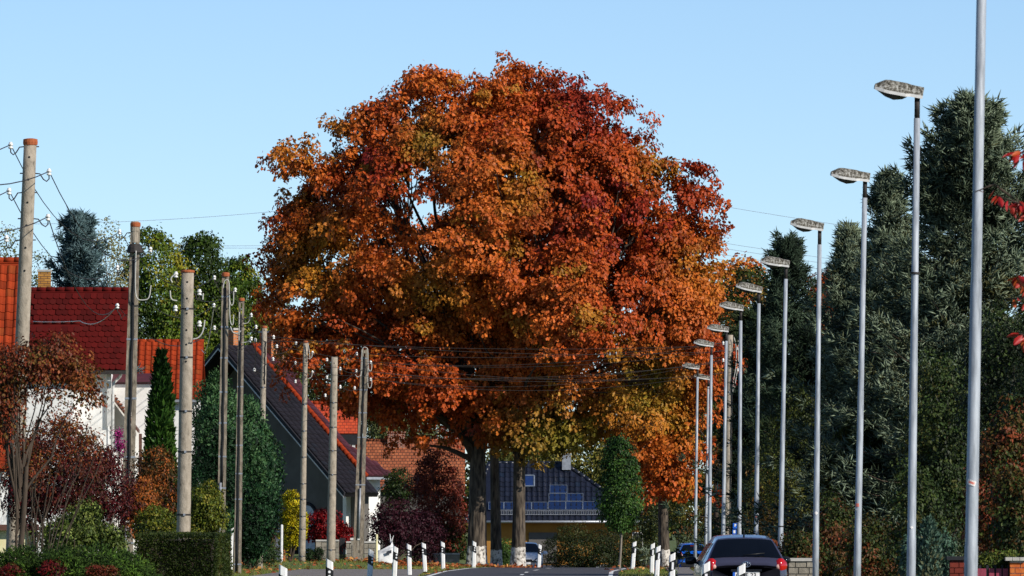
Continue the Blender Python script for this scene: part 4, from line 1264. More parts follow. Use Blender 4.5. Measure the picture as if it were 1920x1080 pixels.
shrub('privet_shrub', 'low yellow-green bush between the twin-shaft pole and thick round pole', 'shrub', [E(292, 985, 42, 34, 186, .7)], 160, 32, .17, .06, GY, seed=186)
shrub('flowering_shrub', 'leafy green shrub with pale leaf tips before the burgundy shrub', 'shrub', [E(130, 1000, 55, 45, 143, .6), E(160, 970, 30, 34, 143, .4), E(205, 1010, 36, 30, 143, .4)], 260, 30, .15, .055, palette(['#1a240d', '#2e3b16', '#465420', '#6f7a3a'], seed=171), seed=187)
shrub('juniper_carpet', 'spreading green juniper with red barberry sprigs along the garden edge', 'shrub', [E(30, 1085, 60, 48, 122, .8), E(130, 1078, 70, 46, 122, .8), E(210, 1074, 60, 44, 123, .8), E(262, 1090, 40, 30, 123, .6)], 520, 34, .15, .085, palette(['#1c2b10', '#33491a', '#527026', '#6a8430'], seed=172), seed=188, tpl='shoot', width=.2, droop=-.5, mat='needle')
shrub('barberry_shrub', 'small scarlet barberry tucked into the juniper', 'shrub', [E(92, 1066, 22, 16, 121, .2), E(15, 1072, 18, 14, 121, .2)], 50, 28, .08, .035, palette(['#43121a', '#6a1618', '#3c3018'], seed=173), seed=189, stem=.015)
shrub('barberry_shrub', 'rusty barberry low beside the twin-shaft pole foot', 'shrub', [E(190, 1070, 30, 14, 121, .25)], 40, 28, .08, .035, palette(['#4a1a16', '#6a2a1c', '#4a3a1c'], seed=174), seed=190, stem=.015)

# clipped hedge: dense small leaves over a box
def box_hedge(name, label, x0, x1, y0, y1, z1, n, size, cols, seed):
    r = np.random.default_rng(seed)
    t = thing(name, label, 'hedge', ((x0 + x1) / 2, (y0 + y1) / 2, 0))
    f = r.random(n)
    P = np.stack([r.uniform(x0, x1, n), r.uniform(y0, y1, n), r.uniform(0.03, z1, n)], -1)
    N = np.zeros((n, 3))
    a = f < .34; b = (f >= .34) & (f < .58); c = (f >= .58) & (f < .94); d = f >= .94
    P[a, 1] = y0; N[a] = (0, -1, 0); P[b, 2] = z1; N[b] = (0, 0, 1); P[c, 0] = x1; N[c] = (1, 0, 0); P[d, 0] = x0; N[d] = (-1, 0, 0)
    P -= N * np.abs(r.normal(0, .035, (n, 1))); P += N * (.03 * Noise(seed, 5)(P))[:, None]
    A = unit(N + np.array([0, 0, .5]) + r.normal(0, .7, (n, 3)))
    cl = np.array([lin(q) for q in cols])
    i = np.clip((len(cl) - 1) * (.5 + .35 * Noise(seed + 1, 2.2)(P)) + r.normal(0, .5, n), 0, len(cl) - 1).round().astype(int)
    V, F, k = place('oval', P, A, unit(N + r.normal(0, .6, (n, 3))), size * r.uniform(.7, 1.3, n))
    V[:, 2] = np.maximum(V[:, 2], .01)
    tag(build('foliage', V, F, M['leaf'], t, np.repeat(cl[i] * (1 + r.normal(0, .2, (n, 1))).clip(.3, 2), k, 0)), kind='stuff')
    m = MB(); m.box(((x0 + x1) / 2, (y0 + y1) / 2, z1 / 2 - .05), (x1 - x0 - .16, y1 - y0 - .16, z1 - .12)); m.build('stem', M['branch'], t)


box_hedge('clipped_hedge', 'dense flat-topped clipped green hedge in front of the thick round pole', X(252, 163), X(404, 163), 163, 172, Zp(1003, 163), 30000, .045, ['#1a240e', '#2a3714', '#3c471a', '#46401c'], 191)

# bushes near the grey fence
shrub('golden_conifer', 'golden-yellow feathery conifer beside the grey plank fence', 'shrub', [E(545, 965, 18, 45, 322, .4), E(562, 985, 14, 40, 322, .4), E(540, 1010, 20, 30, 322, .4)], 130, 26, .16, .13, palette(['#6a6a14', '#a79a1a', '#cdb820', '#4a5a18'], seed=192), seed=192, droop=-.9, width=.6)
shrub('scarlet_maple', 'scarlet Japanese maple bush behind the pale stone garden wall', 'shrub', [E(605, 985, 36, 38, 342, .8), E(640, 1000, 22, 26, 342, .6)], 190, 30, .2, .1, palette(['#4a0a0d', '#7a0f12', '#a5161a'], seed=193), seed=193)
shrub('small_bush', 'small round dark green bush at the stone wall end', 'shrub', [E(597, 1040, 11, 17, 322, .3), E(582, 1042, 9, 16, 322, .3)], 60, 24, .12, .06, palette(['#16240e', '#24361a', '#33451e'], seed=194), seed=194)
shrub('small_bush', 'green ground bush under the cypress by the brick pillar', 'shrub', [E(470, 1030, 34, 24, 300, .5), E(505, 1038, 20, 16, 305, .4)], 120, 26, .18, .08, palette(['#14210f', '#22361a', '#384a20'], seed=195), seed=195)
shrub('rose_bush', 'thin rose bush with crimson blooms before the grey fence', 'shrub', [E(510, 1010, 10, 26, 318, .3)], 26, 22, .12, .06, palette(['#2a3d18', '#4a5a22', '#8a1440'], seed=196), seed=196, stem=.012)

# ================================================================== UTILITY POLES
ins_prof = [(.004, 0), (.03, 0), (.045, .012), (.045, .03), (.026, .04), (.026, .052), (.048, .062), (.048, .085), (.03, .098), (.034, .112), (.02, .125)]
ins_m = MB().lathe(ins_prof, (0, 0, 0), 10)
ins_me = mesh_of('insulator', ins_m.V, ins_m.F, M['ceramic'], smooth=True)
WIRE_PTS = {}


def pole(key, label, top, base, D, w0, w1, kind='round', cap=True, hooks=(), straps=(), cable=None, loops=(), holes=(), capmat='terracotta', name='utility_pole', conduit=None, tw=.0):
    """top/base: photo pixels of the axis; w0/w1 width in px at base/top"""
    s = mpp(D)
    bx = X(base[0], D); g = float(gz(bx, D))
    pt = at(top[0], top[1], D)
    # extend the axis to the ground
    f = lambda py: np.array([np.interp(py, [top[1], base[1]], [at(top[0], top[1], D)[0], at(base[0], base[1], D)[0]]), D, Zp(py, D)])
    slope = (at(base[0], base[1], D)[0] - pt[0]) / (pt[2] - Zp(base[1], D))
    foot = np.array([pt[0] + slope * (pt[2] - g), D, g])
    t = thing(name, label, 'utility pole', foot)
    r0, r1 = w0 * s / 2, w1 * s / 2
    rr = lambda py: r1 + (r0 - r1) * (py - top[1]) / (base[1] - top[1])
    ax = lambda z: foot + (pt - foot) * ((z - g) / (pt[2] - g))
    zs = np.linspace(g - .3, pt[2], 12)
    rz = [r0 + (r1 - r0) * max(0, (z - g)) / (pt[2] - g) for z in zs]
    if kind == 'round':
        MB().tube([ax(z) for z in zs], rz, 18).build('shaft', M['concrete'], t, True)
    else:
        for sgn in (-1, 1):
            m = MB()
            for z0, z1, ra, rb in zip(zs[:-1], zs[1:], rz[:-1], rz[1:]):
                a, b = ax(z0), ax(z1)
                V, = [[]]
                for p, q in ((a, ra), (b, rb)):
                    x0, x1 = sorted((sgn * q * .24, sgn * q))
                    for dx, dy in ((x0, -q * .55), (x1, -q * .55), (x1, q * .55), (x0, q * .55)): V.append(p + np.array([dx, dy, 0]))
                m.add(V, [[0, 1, 5, 4], [1, 2, 6, 5], [2, 3, 7, 6], [3, 0, 4, 7]] + ([[4, 5, 6, 7]] if z1 == zs[-1] else []))
            m.build('shaft', M['concrete_old'], t)
        m = MB()
        for z in np.linspace(g + .4, pt[2] - .1, 9):
            m.box(ax(z), (r0 * .5, r0 * .8, .12))
        m.build('spacer', M['concrete_old'], t)
    if cap:
        c = pt
        hgt = 10 * s if cap is True else cap * s
        MB().lathe([(r1 * 1.12, -hgt), (r1 * 1.16, -hgt * .5), (r1 * 1.1, 0), (r1 * .5, .015)], c + np.array([0, 0, .012]), 16).build('cap', M[capmat], t)
    for py in straps:
        p = f(py); q = rr(py)
        if kind == 'round':
            o = MB(); o.tube([p - up * .018, p + up * .018], [q * 1.03, q * 1.03], 18); o.build('strap', M['iron'], t)
        else:
            o = MB(); o.box(p, (q * 2.06, q * 1.2, .05)); o.build('strap', M['zinc'], t)
        o = MB(); o.box(p + np.array([q * .1, -q * 1.05 if kind == 'round' else -q * .64, 0]), (.05, .03, .05)); o.build('strap_buckle', M['zinc'], t)
    for py in holes:
        p = f(py); q = rr(py)
        o = MB(); o.tube([p + np.array([0, -q * .9, 0]), p + np.array([0, -q * 1.03, 0])], .022, 8); o.build('bolt_hole', M['black_plastic'], t)
    if cable:
        y0, y1, off = cable
        pts = [f(py) + np.array([off * rr(py), -rr(py) * (1.04 if kind == 'round' else .62), 0]) for py in np.linspace(y0, y1, 14)]
        for i in range(1, 13): pts[i][0] += .012 * math.sin(i * 2.1)
        MB().tube(pts, .022 if kind == 'round' else .038, 6).build('cable', M['black_cable'], t, True)
    if conduit:
        y0, y1, off = conduit
        MB().tube([f(y0) + np.array([off * rr(y0), -rr(y0) * .75, 0]), f(y1) + np.array([off * rr(y1), -rr(y1) * .75, 0])], .04, 8).build('conduit', M['zinc'], t, True)
    for (hx, hy, *rest) in hooks:
        sgn = 1 if hx > f(hy)[0] / mpp(D) + 960 else -1
        tip = at(hx, hy + 6, D); st = f(rest[0] if rest else hy + 3); st = st + np.array([sgn * rr(hy) * .9, 0, 0])
        L = tip[0] - st[0]
        pts = [st - np.array([sgn * rr(hy) * 2.3, 0, 0]), st, st + np.array([L * .35, 0, -.01]), st + np.array([L * .6, 0, -.12]), np.array([tip[0] - sgn * .05, D, tip[2] - .13]), np.array([tip[0], D, tip[2] - .08]), tip]
        hk = MB().tube(pts, .014, 6).build('insulator_hook', M['iron'], t, True)
        inst('insulator', ins_me, Matrix.Translation(Vector(tip - up * .01)) @ Matrix.Scale(1.1, 4), hk)
        WIRE_PTS.setdefault(key, []).append(tip + up * .07)
    for pl in loops:
        pts = [at(x, y, D - r0 - .06) for x, y in pl]
        # smooth the polyline
        for _ in range(2):
            q = [pts[0]]
            for a, b in zip(pts[:-1], pts[1:]): q += [a * .75 + b * .25, a * .25 + b * .75]
            q.append(pts[-1]); pts = q
        MB().tube(pts, .016, 6).build('cable_loop', M['white_cable'], t, True)
    return t


pole('p1', 'tall round concrete pole with terracotta cap and hooked insulators on both sides', (57, 262), (25, 1040), 160.5, 30, 24, cap=11,
     hooks=[(20, 272), (92, 322), (17, 358), (90, 407), (12, 447)], holes=[295, 337, 380, 423, 465, 508], straps=[])
pole('p2', 'twin-shaft concrete pole with dark cable head, collar and wide white cable loop', (254, 418), (237, 1037), 207, 25, 17, 'twin', cap=8,
     hooks=[(224, 433), (220, 660 - 160), (282, 466), (220, 572, 590)], straps=[636, 747, 857, 972, 1018], cable=(480, 975, 0), loops=[[(255, 470), (253, 540), (256, 562), (270, 563), (280, 560), (283, 535)]],
     conduit=(980, 1035, -.15))
p2 = [o for o in COL.objects if o.name.startswith('utility_pole')][-1]
c = at(253, 462, 207)
MB().lathe([(.13, -.18), (.22, -.16), (.19, -.02), (.14, .06)], c, 12).build('cable_collar', M['iron'], p2)
MB().lathe([(.11, 0), (.11, .3), (.12, .3), (.12, .5), (.09, .55)], at(253, 455, 207) , 12).build('pole_top', M['concrete'], p2)
pole('p3', 'thick plain round concrete pole standing behind the clipped hedge', (352, 508), (344, 1003), 176, 27, 23, cap=4,
     hooks=[(330, 514), (374, 547), (329, 577), (374, 606)], straps=[579, 670, 771, 847, 965], holes=[529, 560, 588, 619, 646, 678],
     loops=[[(328, 514), (319, 522), (323, 530)], [(319, 545), (320, 562), (332, 564)], [(384, 600), (381, 622), (372, 634), (362, 636)], [(381, 550), (380, 562)]])
pole('p4', 'twin-shaft concrete pole with white cable loops rising before the dark cypress', (423, 512), (413, 1085), 248, 15.5, 13, 'twin', cap=7, capmat='terracotta',
     hooks=[(402, 518), (441, 541), (401, 570), (402, 612)], straps=[556, 613, 671, 735, 793, 856, 915], cable=(540, 905, 0), conduit=(905, 1078, -.35),
     loops=[[(424, 524), (420, 528), (418, 540)], [(424, 524), (430, 526), (430, 560), (433, 574), (438, 570), (438, 545)], [(430, 560), (431, 605), (437, 612), (438, 590)], [(432, 612), (436, 624), (446, 626), (452, 620)]])
pole('p5', 'slim twin-shaft concrete pole with rusty cap beside the twin-shaft pole with loops', (453, 560), (445, 1082), 278, 14, 10, 'twin', cap=5,
     hooks=[(471, 588), (480, 610), (471, 632)], straps=[725, 780, 835, 888, 936, 1058], cable=(590, 1075, -.2), loops=[[(449, 585), (448, 640)], [(455, 607), (466, 606), (470, 590)], [(453, 642), (464, 642), (470, 634)]])
pole('p6', 'round concrete pole with black rings on grass before the dark cypress', (496, 612), (486, 1060), 300, 14, 9.5, cap=4,
     hooks=[(479, 634), (513, 629), (477, 690), (512, 670), (519, 646)], straps=[726, 786, 830, 884, 922, 985, 1040], holes=[619, 640, 661, 699, 712], cable=(640, 720, .5))
pole('p7', 'slender round concrete pole beside the golden conifer with two white cable loops', (573, 640), (566, 1052), 321, 13, 8.6, cap=4,
     hooks=[(555, 640), (586, 658), (554, 677), (586, 695), (554, 712)], straps=[758, 808, 857, 907, 936, 968, 992, 1043], holes=[652, 669, 686, 706, 721],
     loops=[[(577, 642), (580, 660), (581, 674)], [(578, 672), (584, 672), (586, 662)], [(578, 710), (584, 708), (586, 697)]])
pole('p8', 'stout round concrete pole standing before the stone garden wall', (627, 669), (620, 1056), 319, 17, 12.5, cap=False,
     hooks=[(613, 671), (638, 688), (613, 704), (638, 722), (610, 738)], straps=[755, 801, 845, 890, 1031], holes=[681, 715, 765])
pole('p9', 'twin-shaft pole with white cable hairpin top beside the concrete pillar', (684, 655), (671, 1058), 323, 20, 13, 'twin', cap=False,
     hooks=[(669, 660), (695, 676), (668, 692), (695, 708), (665, 724)], straps=[672, 731, 774, 820, 909], cable=(668, 900, 0), conduit=(915, 1010, 0),
     loops=[[(676, 707), (679, 690), (678, 656), (683, 650), (687, 652)], [(687, 652), (690, 654), (690, 690), (694, 698), (697, 692), (697, 680)], [(690, 690), (689, 724), (694, 729), (697, 722), (697, 710)], [(676, 704), (670, 708), (666, 702)]])
pole('p10', 'square concrete pole among the street lamps with pale cable down its side', (1369, 628), (1362, 1060), 324, 15, 11, 'round', cap=False,
     hooks=[(1356, 640), (1383, 650), (1356, 672), (1383, 690)], straps=[735, 782, 830, 880], holes=[646, 660, 674, 690], cable=(660, 1040, .85),
     loops=[[(1376, 632), (1381, 650), (1380, 690), (1375, 712), (1374, 735)], [(1384, 634), (1385, 680), (1379, 715), (1376, 736)]])

WG = 'overhead wires between the concrete poles'
WL = 'thin overhead wire strung along the row of concrete poles'
P1, P2_, P4_, P5_, P6_, P7_, P8_, P9_, P10 = [WIRE_PTS[k] for k in ('p1', 'p2', 'p4', 'p5', 'p6', 'p7', 'p8', 'p9', 'p10')]
P0 = [np.array([-9.9 + dx, 116., z]) for dx, z in ((-.25, 7.9), (.25, 7.5), (-.25, 7.1), (.25, 6.7), (-.25, 6.2))]
chain = [(0, 0, 0, 0, 0, 0, 0, 0), (1, 2, 1, 0, 1, 1, 1, 1), (2, 1, 2, 1, 2, 2, 2, 2), (3, 3, 3, 2, 3, 3, 3, 3)]
for (a, b, c4, c5, c6, c7, c8, c9), z0 in zip(chain, (0, 1, 2, 3)):
    rnd_tube_wire('overhead_wire', WL, [P0[z0], P1[a], P2_[b], P4_[c4], P5_[c5], P6_[c6], P7_[c7], P8_[c8], P9_[c9]], [.5, .9, .8, .6, .5, .5, .3, .3], .011, WG)
rnd_tube_wire('overhead_wire', WL, [P0[4], P1[4]], [.4], .011, WG)
WL2 = 'thin overhead wire crossing the road in front of the oak crowns'
for i, j in ((0, 0), (1, 1), (2, 2), (3, 3), (1, 0), (3, 2)):
    rnd_tube_wire('crossing_wire', WL2, [P9_[i], P10[j]], [.35 + .1 * i], .009, 'wires crossing the road')
WL3 = 'thin overhead wire running from the slim poles across the oak crown'
for i, j in ((0, 0), (1, 1), (2, 2), (3, 3), (4, 3)):
    rnd_tube_wire('crossing_wire', WL3, [P6_[i], P10[j] - up * .1], [.25 + .12 * i], .008, 'wires crossing the road diagonally')
# service wire and insulator in front of the red roof
rnd_tube_wire('service_wire', 'pale service wire sagging across the dark red roof', [WIRE_PTS['p2'][3], at(150, 602, 230), at(62, 603, 258)], [.25, .02], .012, None, 'white_cable')
rnd_tube_wire('service_wire', 'pale service wire dropping to the orange pantile roof', [WIRE_PTS['p4'][2], at(378, 655, 300)], [.6], .012, None, 'white_cable')
# distant power line
WL4 = 'faint distant power line wire behind the oak crowns'
for (a, b, c_) in (((60, 420), (560, 392), 1300), ((400, 461), (1000, 440), 1300), ((400, 465), (1000, 446), 1300), ((1000, 320), (1700, 440), 1300), ((1200, 430), (1920, 530), 1300), ((1200, 440), (1920, 540), 1300), ((1200, 452), (1920, 552), 1300), ((1200, 462), (1920, 562), 1300)):
    rnd_tube_wire('power_line', WL4, [at(*a, c_), at(*b, c_)], [.5], .028, 'distant power line', 'zinc')

# ================================================================== STREET LAMPS
def lamp_head_mesh():
    """head along -x from the pole; sections (x, half width, z rim, z top, top half width)"""
    S = [(.07, .075, -.02, .125, .05), (-.10, .085, -.02, .13, .05), (-.17, .125, -.03, .14, .065), (-.40, .135, -.03, .14, .07), (-.47, .128, -.025, .13, .06), (-.60, .085, -.012, .05, .04)]
    top, rim, bowl = MB(), MB(), MB()
    V = []
    for x, w, zr, zt, wt in S:
        V += [(x, -w, zr + .03), (x, -wt, zt), (x, wt, zt), (x, w, zr + .03)]
    F = []
    for i in range(len(S) - 1):
        for k in range(3): F.append([i * 4 + k, i * 4 + k + 1, i * 4 + k + 5, i * 4 + k + 4])
    F += [[0, 1, 2, 3], [23, 22, 21, 20]]
    top.add(V, F)
    V = []
    for x, w, zr, zt, wt in S: V += [(x, -w - .008, zr - .008), (x, -w - .006, zr + .034), (x, w + .006, zr + .034), (x, w + .008, zr - .008)]
    F = []
    for i in range(len(S) - 1):
        for k in range(4): F.append([i * 4 + k, i * 4 + (k + 1) % 4, i * 4 + (k + 1) % 4 + 4, i * 4 + k + 4])
    F += [[0, 1, 2, 3], [23, 22, 21, 20]]
    rim.add(V, F)
    B = [(-.14, .06, -.045), (-.2, .11, -.085), (-.32, .125, -.115), (-.44, .115, -.09), (-.56, .06, -.03)]
    V = []
    for x, w, z in B: V += [(x, -w, -.032), (x, -w * .7, z), (x, w * .7, z), (x, w, -.032)]
    F = []
    for i in range(len(B) - 1):
        for k in range(3): F.append([i * 4 + k, i * 4 + k + 1, i * 4 + k + 5, i * 4 + k + 4])
    F += [[0, 1, 2, 3], [19, 18, 17, 16]]
    bowl.add(V, F)
    return [mesh_of('lamp_housing', top.V, top.F, M['lamp_lichen']), mesh_of('lamp_rim', rim.V, rim.F, M['lamp_rim']), mesh_of('lamp_bowl', bowl.V, bowl.F, M['lamp_glass'], smooth=True)]


LH = lamp_head_mesh()


def lamp(label, top, base, D, group=None, bands=(), stickers=(), head=True, seed=0):
    bx = X(base[0], D)
    pt = at(top[0], top[1], D)
    slope = (X(base[0], D) - pt[0]) / (pt[2] - Zp(base[1], D))
    g = float(gz(bx, D))
    foot = np.array([pt[0] + slope * (pt[2] - g), D, g])
    t = thing('street_lamp', label, 'street lamp', foot, group)
    ax = lambda z: foot + (pt - foot) * ((z - g) / (pt[2] - g))
    H = pt[2] - g
    zs = [g - .2, g + 1.6, g + 1.62, g + 4.2, g + 4.22, pt[2] - .3]
    MB().tube([ax(z) for z in zs], [.068, .066, .062, .056, .052, .046], 20).build('pole', M['galv'], t, True)
    MB().tube([ax(pt[2] - .32), ax(pt[2] + .02)], [.04, .04], 14).build('spigot', M['iron'], t, True)
    if head:
        rs = np.random.default_rng(seed)
        Mh = Matrix.Translation(Vector(pt + np.array([0, 0, .03]))) @ Matrix.Rotation(R(rs.normal(2, 2)), 4, 'Z') @ Matrix.Rotation(R(11 + rs.normal(0, 1)), 4, 'Y') @ Matrix.Rotation(R(7), 4, 'X') @ Matrix.Scale(1.06, 4)
        for nm, me in zip(('housing', 'rim', 'bowl'), LH): inst(nm, me, Mh, t)
    for py in bands:
        z = Zp(py, D); MB().tube([ax(z - .015), ax(z + .015)], [.068, .068], 18).build('band', M['iron'], t)
    for (sx, sy, w, h, rot, mt) in stickers:
        z = Zp(sy, D); c = ax(z); rr = .0645 if z < g + 4 else .056
        V, F = [], []
        a0 = (X(sx, D) - c[0]) / rr
        for i in range(5):
            for j in range(2):
                u, v = (i / 4 - .5) * w, (j - .5) * h
                u2, v2 = u * math.cos(rot) - v * math.sin(rot), u * math.sin(rot) + v * math.cos(rot)
                a = math.asin(max(-.95, min(.95, a0))) + u2 / rr
                V.append((c[0] + (rr + .003) * math.sin(a), D - (rr + .003) * math.cos(a), z + v2))
        for i in range(4): F.append([i * 2, i * 2 + 2, i * 2 + 3, i * 2 + 1])
        build('sticker', V, F, M[mt], t)
    return t


LG = 'street lamps along the road'
lamp('nearest street lamp pole, thick in view, with a tilted paper tag stuck on it', (1852, -640), (1820, 1080), 79, LG, (), [(1821, 905, .085, .05, -.35, 'sticker_white'), (1821, 905, .06, .022, -.35, 'sticker_pink')], seed=1)
lamp('street lamp with a small white sticker patch and a dark tie halfway up', (1720, 183), (1708, 1080), 116.3, LG, (512,), [(1709, 989, .035, .035, .5, 'sticker_white')], seed=2)
lamp('street lamp with pink and white stickers low on its pole', (1622, 340), (1607, 1080), 145.6, LG, (), [(1607, 947, .07, .06, 0, 'sticker_pink'), (1605, 955, .05, .03, 0, 'sticker_white')], seed=3)
lamp('street lamp with a round white sticker low on its pole', (1537, 432), (1529, 1080), 170, LG, (), [(1530, 962, .06, .06, .78, 'sticker_white')], seed=4)
lamp('street lamp rising behind the dark hatchback with a dark tie near its foot', (1474, 500), (1463, 1040), 195, LG, (987,), seed=5)
lamp('street lamp behind the hatchback roof with pale sticker dots', (1423, 548), (1418, 1002), 216, LG, (), [(1418, 968, .05, .05, 0, 'sticker_pink'), (1420, 1002, .06, .06, .7, 'sticker_white')], seed=6)
lamp('street lamp with a dark tie, next beyond the one with pale sticker dots', (1389, 582), (1386, 1005), 234.5, LG, (974,), seed=7)
lamp('plain street lamp standing against the square concrete utility pole', (1362, 622), (1356, 1005), 261, LG, seed=8)
lamp('plain street lamp one place beyond the square concrete pole lamp', (1334, 650), (1330, 1020), 284, LG, seed=9)
lamp('street lamp beside the smaller pale-trunked oak at the bend', (1308, 692), (1303, 1066), 326, LG, seed=10)
lamp('last and farthest street lamp, half hidden behind other lamp poles', (1328, 712), (1323, 1040), 351, LG, seed=11)

# ================================================================== DELINEATOR POSTS
def post_parts(side):
    w, d = .075, .05
    outl = [(-w, -d * .4), (-w * .6, -d), (w * .6, -d), (w, -d * .4), (w * .8, d), (-w * .8, d)]
    sh = .55 * side      # slope of top and of the black band
    def sleeve(z0, z1, grow, sheared=(True, True)):
        m = MB(); n = len(outl); V = []
        for z, q in ((z0, sheared[0]), (z1, sheared[1])):
            for x, y in outl: V.append((x * grow, y * grow, z + (sh * x if q else 0)))
        m.add(V, [list(range(n))[::-1], [n + i for i in range(n)]] + [[i, (i + 1) % n, n + (i + 1) % n, n + i] for i in range(n)])
        return m
    a = sleeve(-.1, 1.03, 1.0, (False, True)); b = sleeve(.62, .86, 1.06)
    body = mesh_of('post_body', a.V, a.F, M['white_plastic']); band = mesh_of('post_band', b.V, b.F, M['black_plastic'])
    m = MB()
    if side > 0:
        m.box((0, -d * 1.09, .74), (.05, .012, .18))
        refl = [mesh_of('reflector', m.V, m.F, M['reflector'])]
    else:
        refl = []
        for z in (.70, .79):
            q = MB(); q.tube([(0, -d * 1.05, z), (0, -d * 1.2, z)], .028, 10); refl.append(mesh_of('reflector', q.V, q.F, M['reflector']))
    return body, band, refl


PP = {s: post_parts(s) for s in (-1, 1)}


def post(px, D, side, label, rot=0.0, tilt=0.0, z=None, group=None):
    x = X(px, D); g = float(gz(x, D)) if z is None else z
    t = thing('delineator_post', label, 'delineator', (x, D, g), group)
    Mx = Matrix.Translation((x, D, g)) @ Matrix.Rotation(rot, 4, 'Z') @ Matrix.Rotation(tilt, 4, 'Y')
    b, k, rf_ = PP[side]
    inst('body', b, Mx, t); bo = inst('band', k, Mx, t)
    for q in rf_: inst('reflector', q, Mx, bo)


PLl = 'white delineator post with black band and round reflectors on the verge beside the utility poles'
PLr = 'white delineator post with black band and bar reflector on the verge beside the street lamps'
for px, D, tl in ((529, 143, .02), (618, 165, 0), (692, 221, .06), (739, 246, .05), (768, 268, -.02), (797, 284, -.05), (831, 297, -.02), (888, 309, .03), (1010, 332, .05)):
    post(px, D, -1, PLl, 0, tl, group='delineator posts on the bend')
for px, D, tl in ((1388, 147, .02), (1324, 153.5, 0), (1259, 195, .02), (1231, 249, .05), (1222, 276, .03), (1186, 298, .07)):
    post(px, D, 1, PLr, 0, tl, group='delineator posts along the lamp row')

# ================================================================== CARS
W_TAB = ([.2, .3, .55, .75, .92, 1.02, 1.1, 1.3, 1.42, 1.55], [.80, .835, .875, .88, .86, .82, .775, .66, .575, .55])


def car(label, pos, rz, dims, paint, prof, back=True, plate=None, seed=0, mirror='black_plastic', name='parked_car', emblem=False):
    """prof: list of (y, top z, width factor) from rear to nose, for a 4.2 x 1.76 x 1.5 m hatchback; scaled to dims (l, w, h)"""
    sx, sy, sz = dims[1] / 1.76, dims[0] / 4.22, dims[2] / 1.515
    t = thing(name, label, 'car', pos)
    Mx = Matrix.Translation(Vector(pos)) @ Matrix.Rotation(rz, 4, 'Z') @ Matrix.Diagonal((sx, sy, sz, 1))
    def put(mb, nm, mat, parent=t, smooth=True):
        Vw = np.array([list(Mx @ Vector(v)) for v in mb.V]) if len(mb.V) else np.zeros((0, 3))
        return build(nm, Vw, mb.F, M[mat] if isinstance(mat, str) else mat, parent, None, smooth)
    ys = np.array([p[0] for p in prof]); tz = np.array([p[1] for p in prof]); wf = np.array([p[2] for p in prof])
    yy = np.unique(np.concatenate([ys, np.linspace(ys[0], ys[-1], 60)]))
    top = lambda y: np.interp(y, ys, tz)
    wid = lambda z: np.interp(z, *W_TAB)
    fac = lambda y: np.interp(y, ys, wf)
    def section(y):
        T = top(y); zl = np.linspace(.24, T - .05, 12)
        P = [(wid(z) * fac(y), z) for z in zl]
        w = wid(T - .05) * fac(y)
        P += [(w * .965, T - .025), (w * .90, T - .006), (w * .6, T + .014), (0, T + .024)]
        return P
    m = MB(); V, F = [], []
    K = 16; n = 2 * K - 1
    for y in yy:
        P = section(y); full = P + [(-a, b) for a, b in P[-2::-1]]
        V += [(a, y, b) for a, b in full]
    for i in range(len(yy) - 1):
        for k in range(n - 1): F.append([i * n + k, i * n + k + 1, (i + 1) * n + k + 1, (i + 1) * n + k])
        F.append([i * n + n - 1, i * n, (i + 1) * n, (i + 1) * n + n - 1])
    F += [list(range(n)), [(len(yy) - 1) * n + k for k in range(n)][::-1]]
    m.add(V, F); put(m, 'body', paint)
    # glass panels follow the body skin
    def top_patch(y0, y1, f0, f1, nm, lift=.008, mat='car_glass', bow=0):
        m = MB(); V, F = [], []
        yl = np.linspace(y0, y1, 7); xl = np.linspace(-1, 1, 15)
        for i, y in enumerate(yl):
            f = f0 + (f1 - f0) * i / 6
            T = top(y); w = wid(T - .05) * fac(y); 
            s_ = np.sign(y1 - y0)
            for q in xl:
                a = abs(q * f); zz = np.interp(a, [0, .6, .9, .965, 1.0], [T + .024, T + .014, T - .006, T - .025, T - .05])
                V.append((q * f * w, y + (-lift if y < 0 else lift), zz + lift))
        for i in range(6):
            for k in range(14): F.append([i * 15 + k, i * 15 + k + 1, (i + 1) * 15 + k + 1, (i + 1) * 15 + k])
        m.add(V, F); return put(m, nm, mat)
    top_patch(PY['rw0'], PY['rw1'], .93, .90, 'rear_window')
    top_patch(PY['ws1'], PY['ws0'], .90, .95, 'windscreen')
    for sgn in (-1, 1):
        for (ya, yb) in ((-1.25, -.35), (-.28, .72)):
            m = MB(); V, F = [], []
            for i in range(6):
                y = ya + (yb - ya) * i / 5
                zt = min(1.36, top(y) - .1)
                for j in range(4):
                    z = 1.0 + (zt - 1.0) * j / 3; V.append((sgn * (wid(z) * fac(y) + .008), y, z))
            for i in range(5):
                for j in range(3): F.append([i * 4 + j, i * 4 + j + 1, (i + 1) * 4 + j + 1, (i + 1) * 4 + j])
            m.add(V, F); put(m, 'side_window', 'car_glass')
        # wheels
        for yw in (-1.28, 1.32):
            m = MB(); c = Vector((sgn * .76, yw, .31))
            m.lathe([(.19, -.1), (.29, -.1), (.31, -.07), (.31, .07), (.29, .1), (.19, .1)], c, 24, axis=(1, 0, 0)); wh = put(m, 'wheel', 'black_plastic')
            m = MB(); m.lathe([(.02, -.06), (.19, -.07), (.2, .07), (.02, .085)], c + Vector((sgn * .02, 0, 0)), 16, axis=(sgn, 0, 0)); put(m, 'rim', 'zinc', wh)
        # mirrors
        m = MB(); c = Vector((sgn * .965, .58, 1.0))
        m.lathe([(.01, -.12), (.07, -.1), (.085, -.02), (.08, .06), (.05, .11), (.01, .12)], c, 12, axis=(1, 0, .1)); mi = put(m, 'mirror', mirror)
        m = MB(); m.tube([(sgn * .80, .6, .95), (sgn * .92, .58, .97)], .03, 6); put(m, 'mirror_arm', 'black_plastic', mi)
        m = MB(); m.box((c[0], .58 - .085, 1.0), (.15, .01, .1)); put(m, 'mirror_glass', 'car_glass', mi)
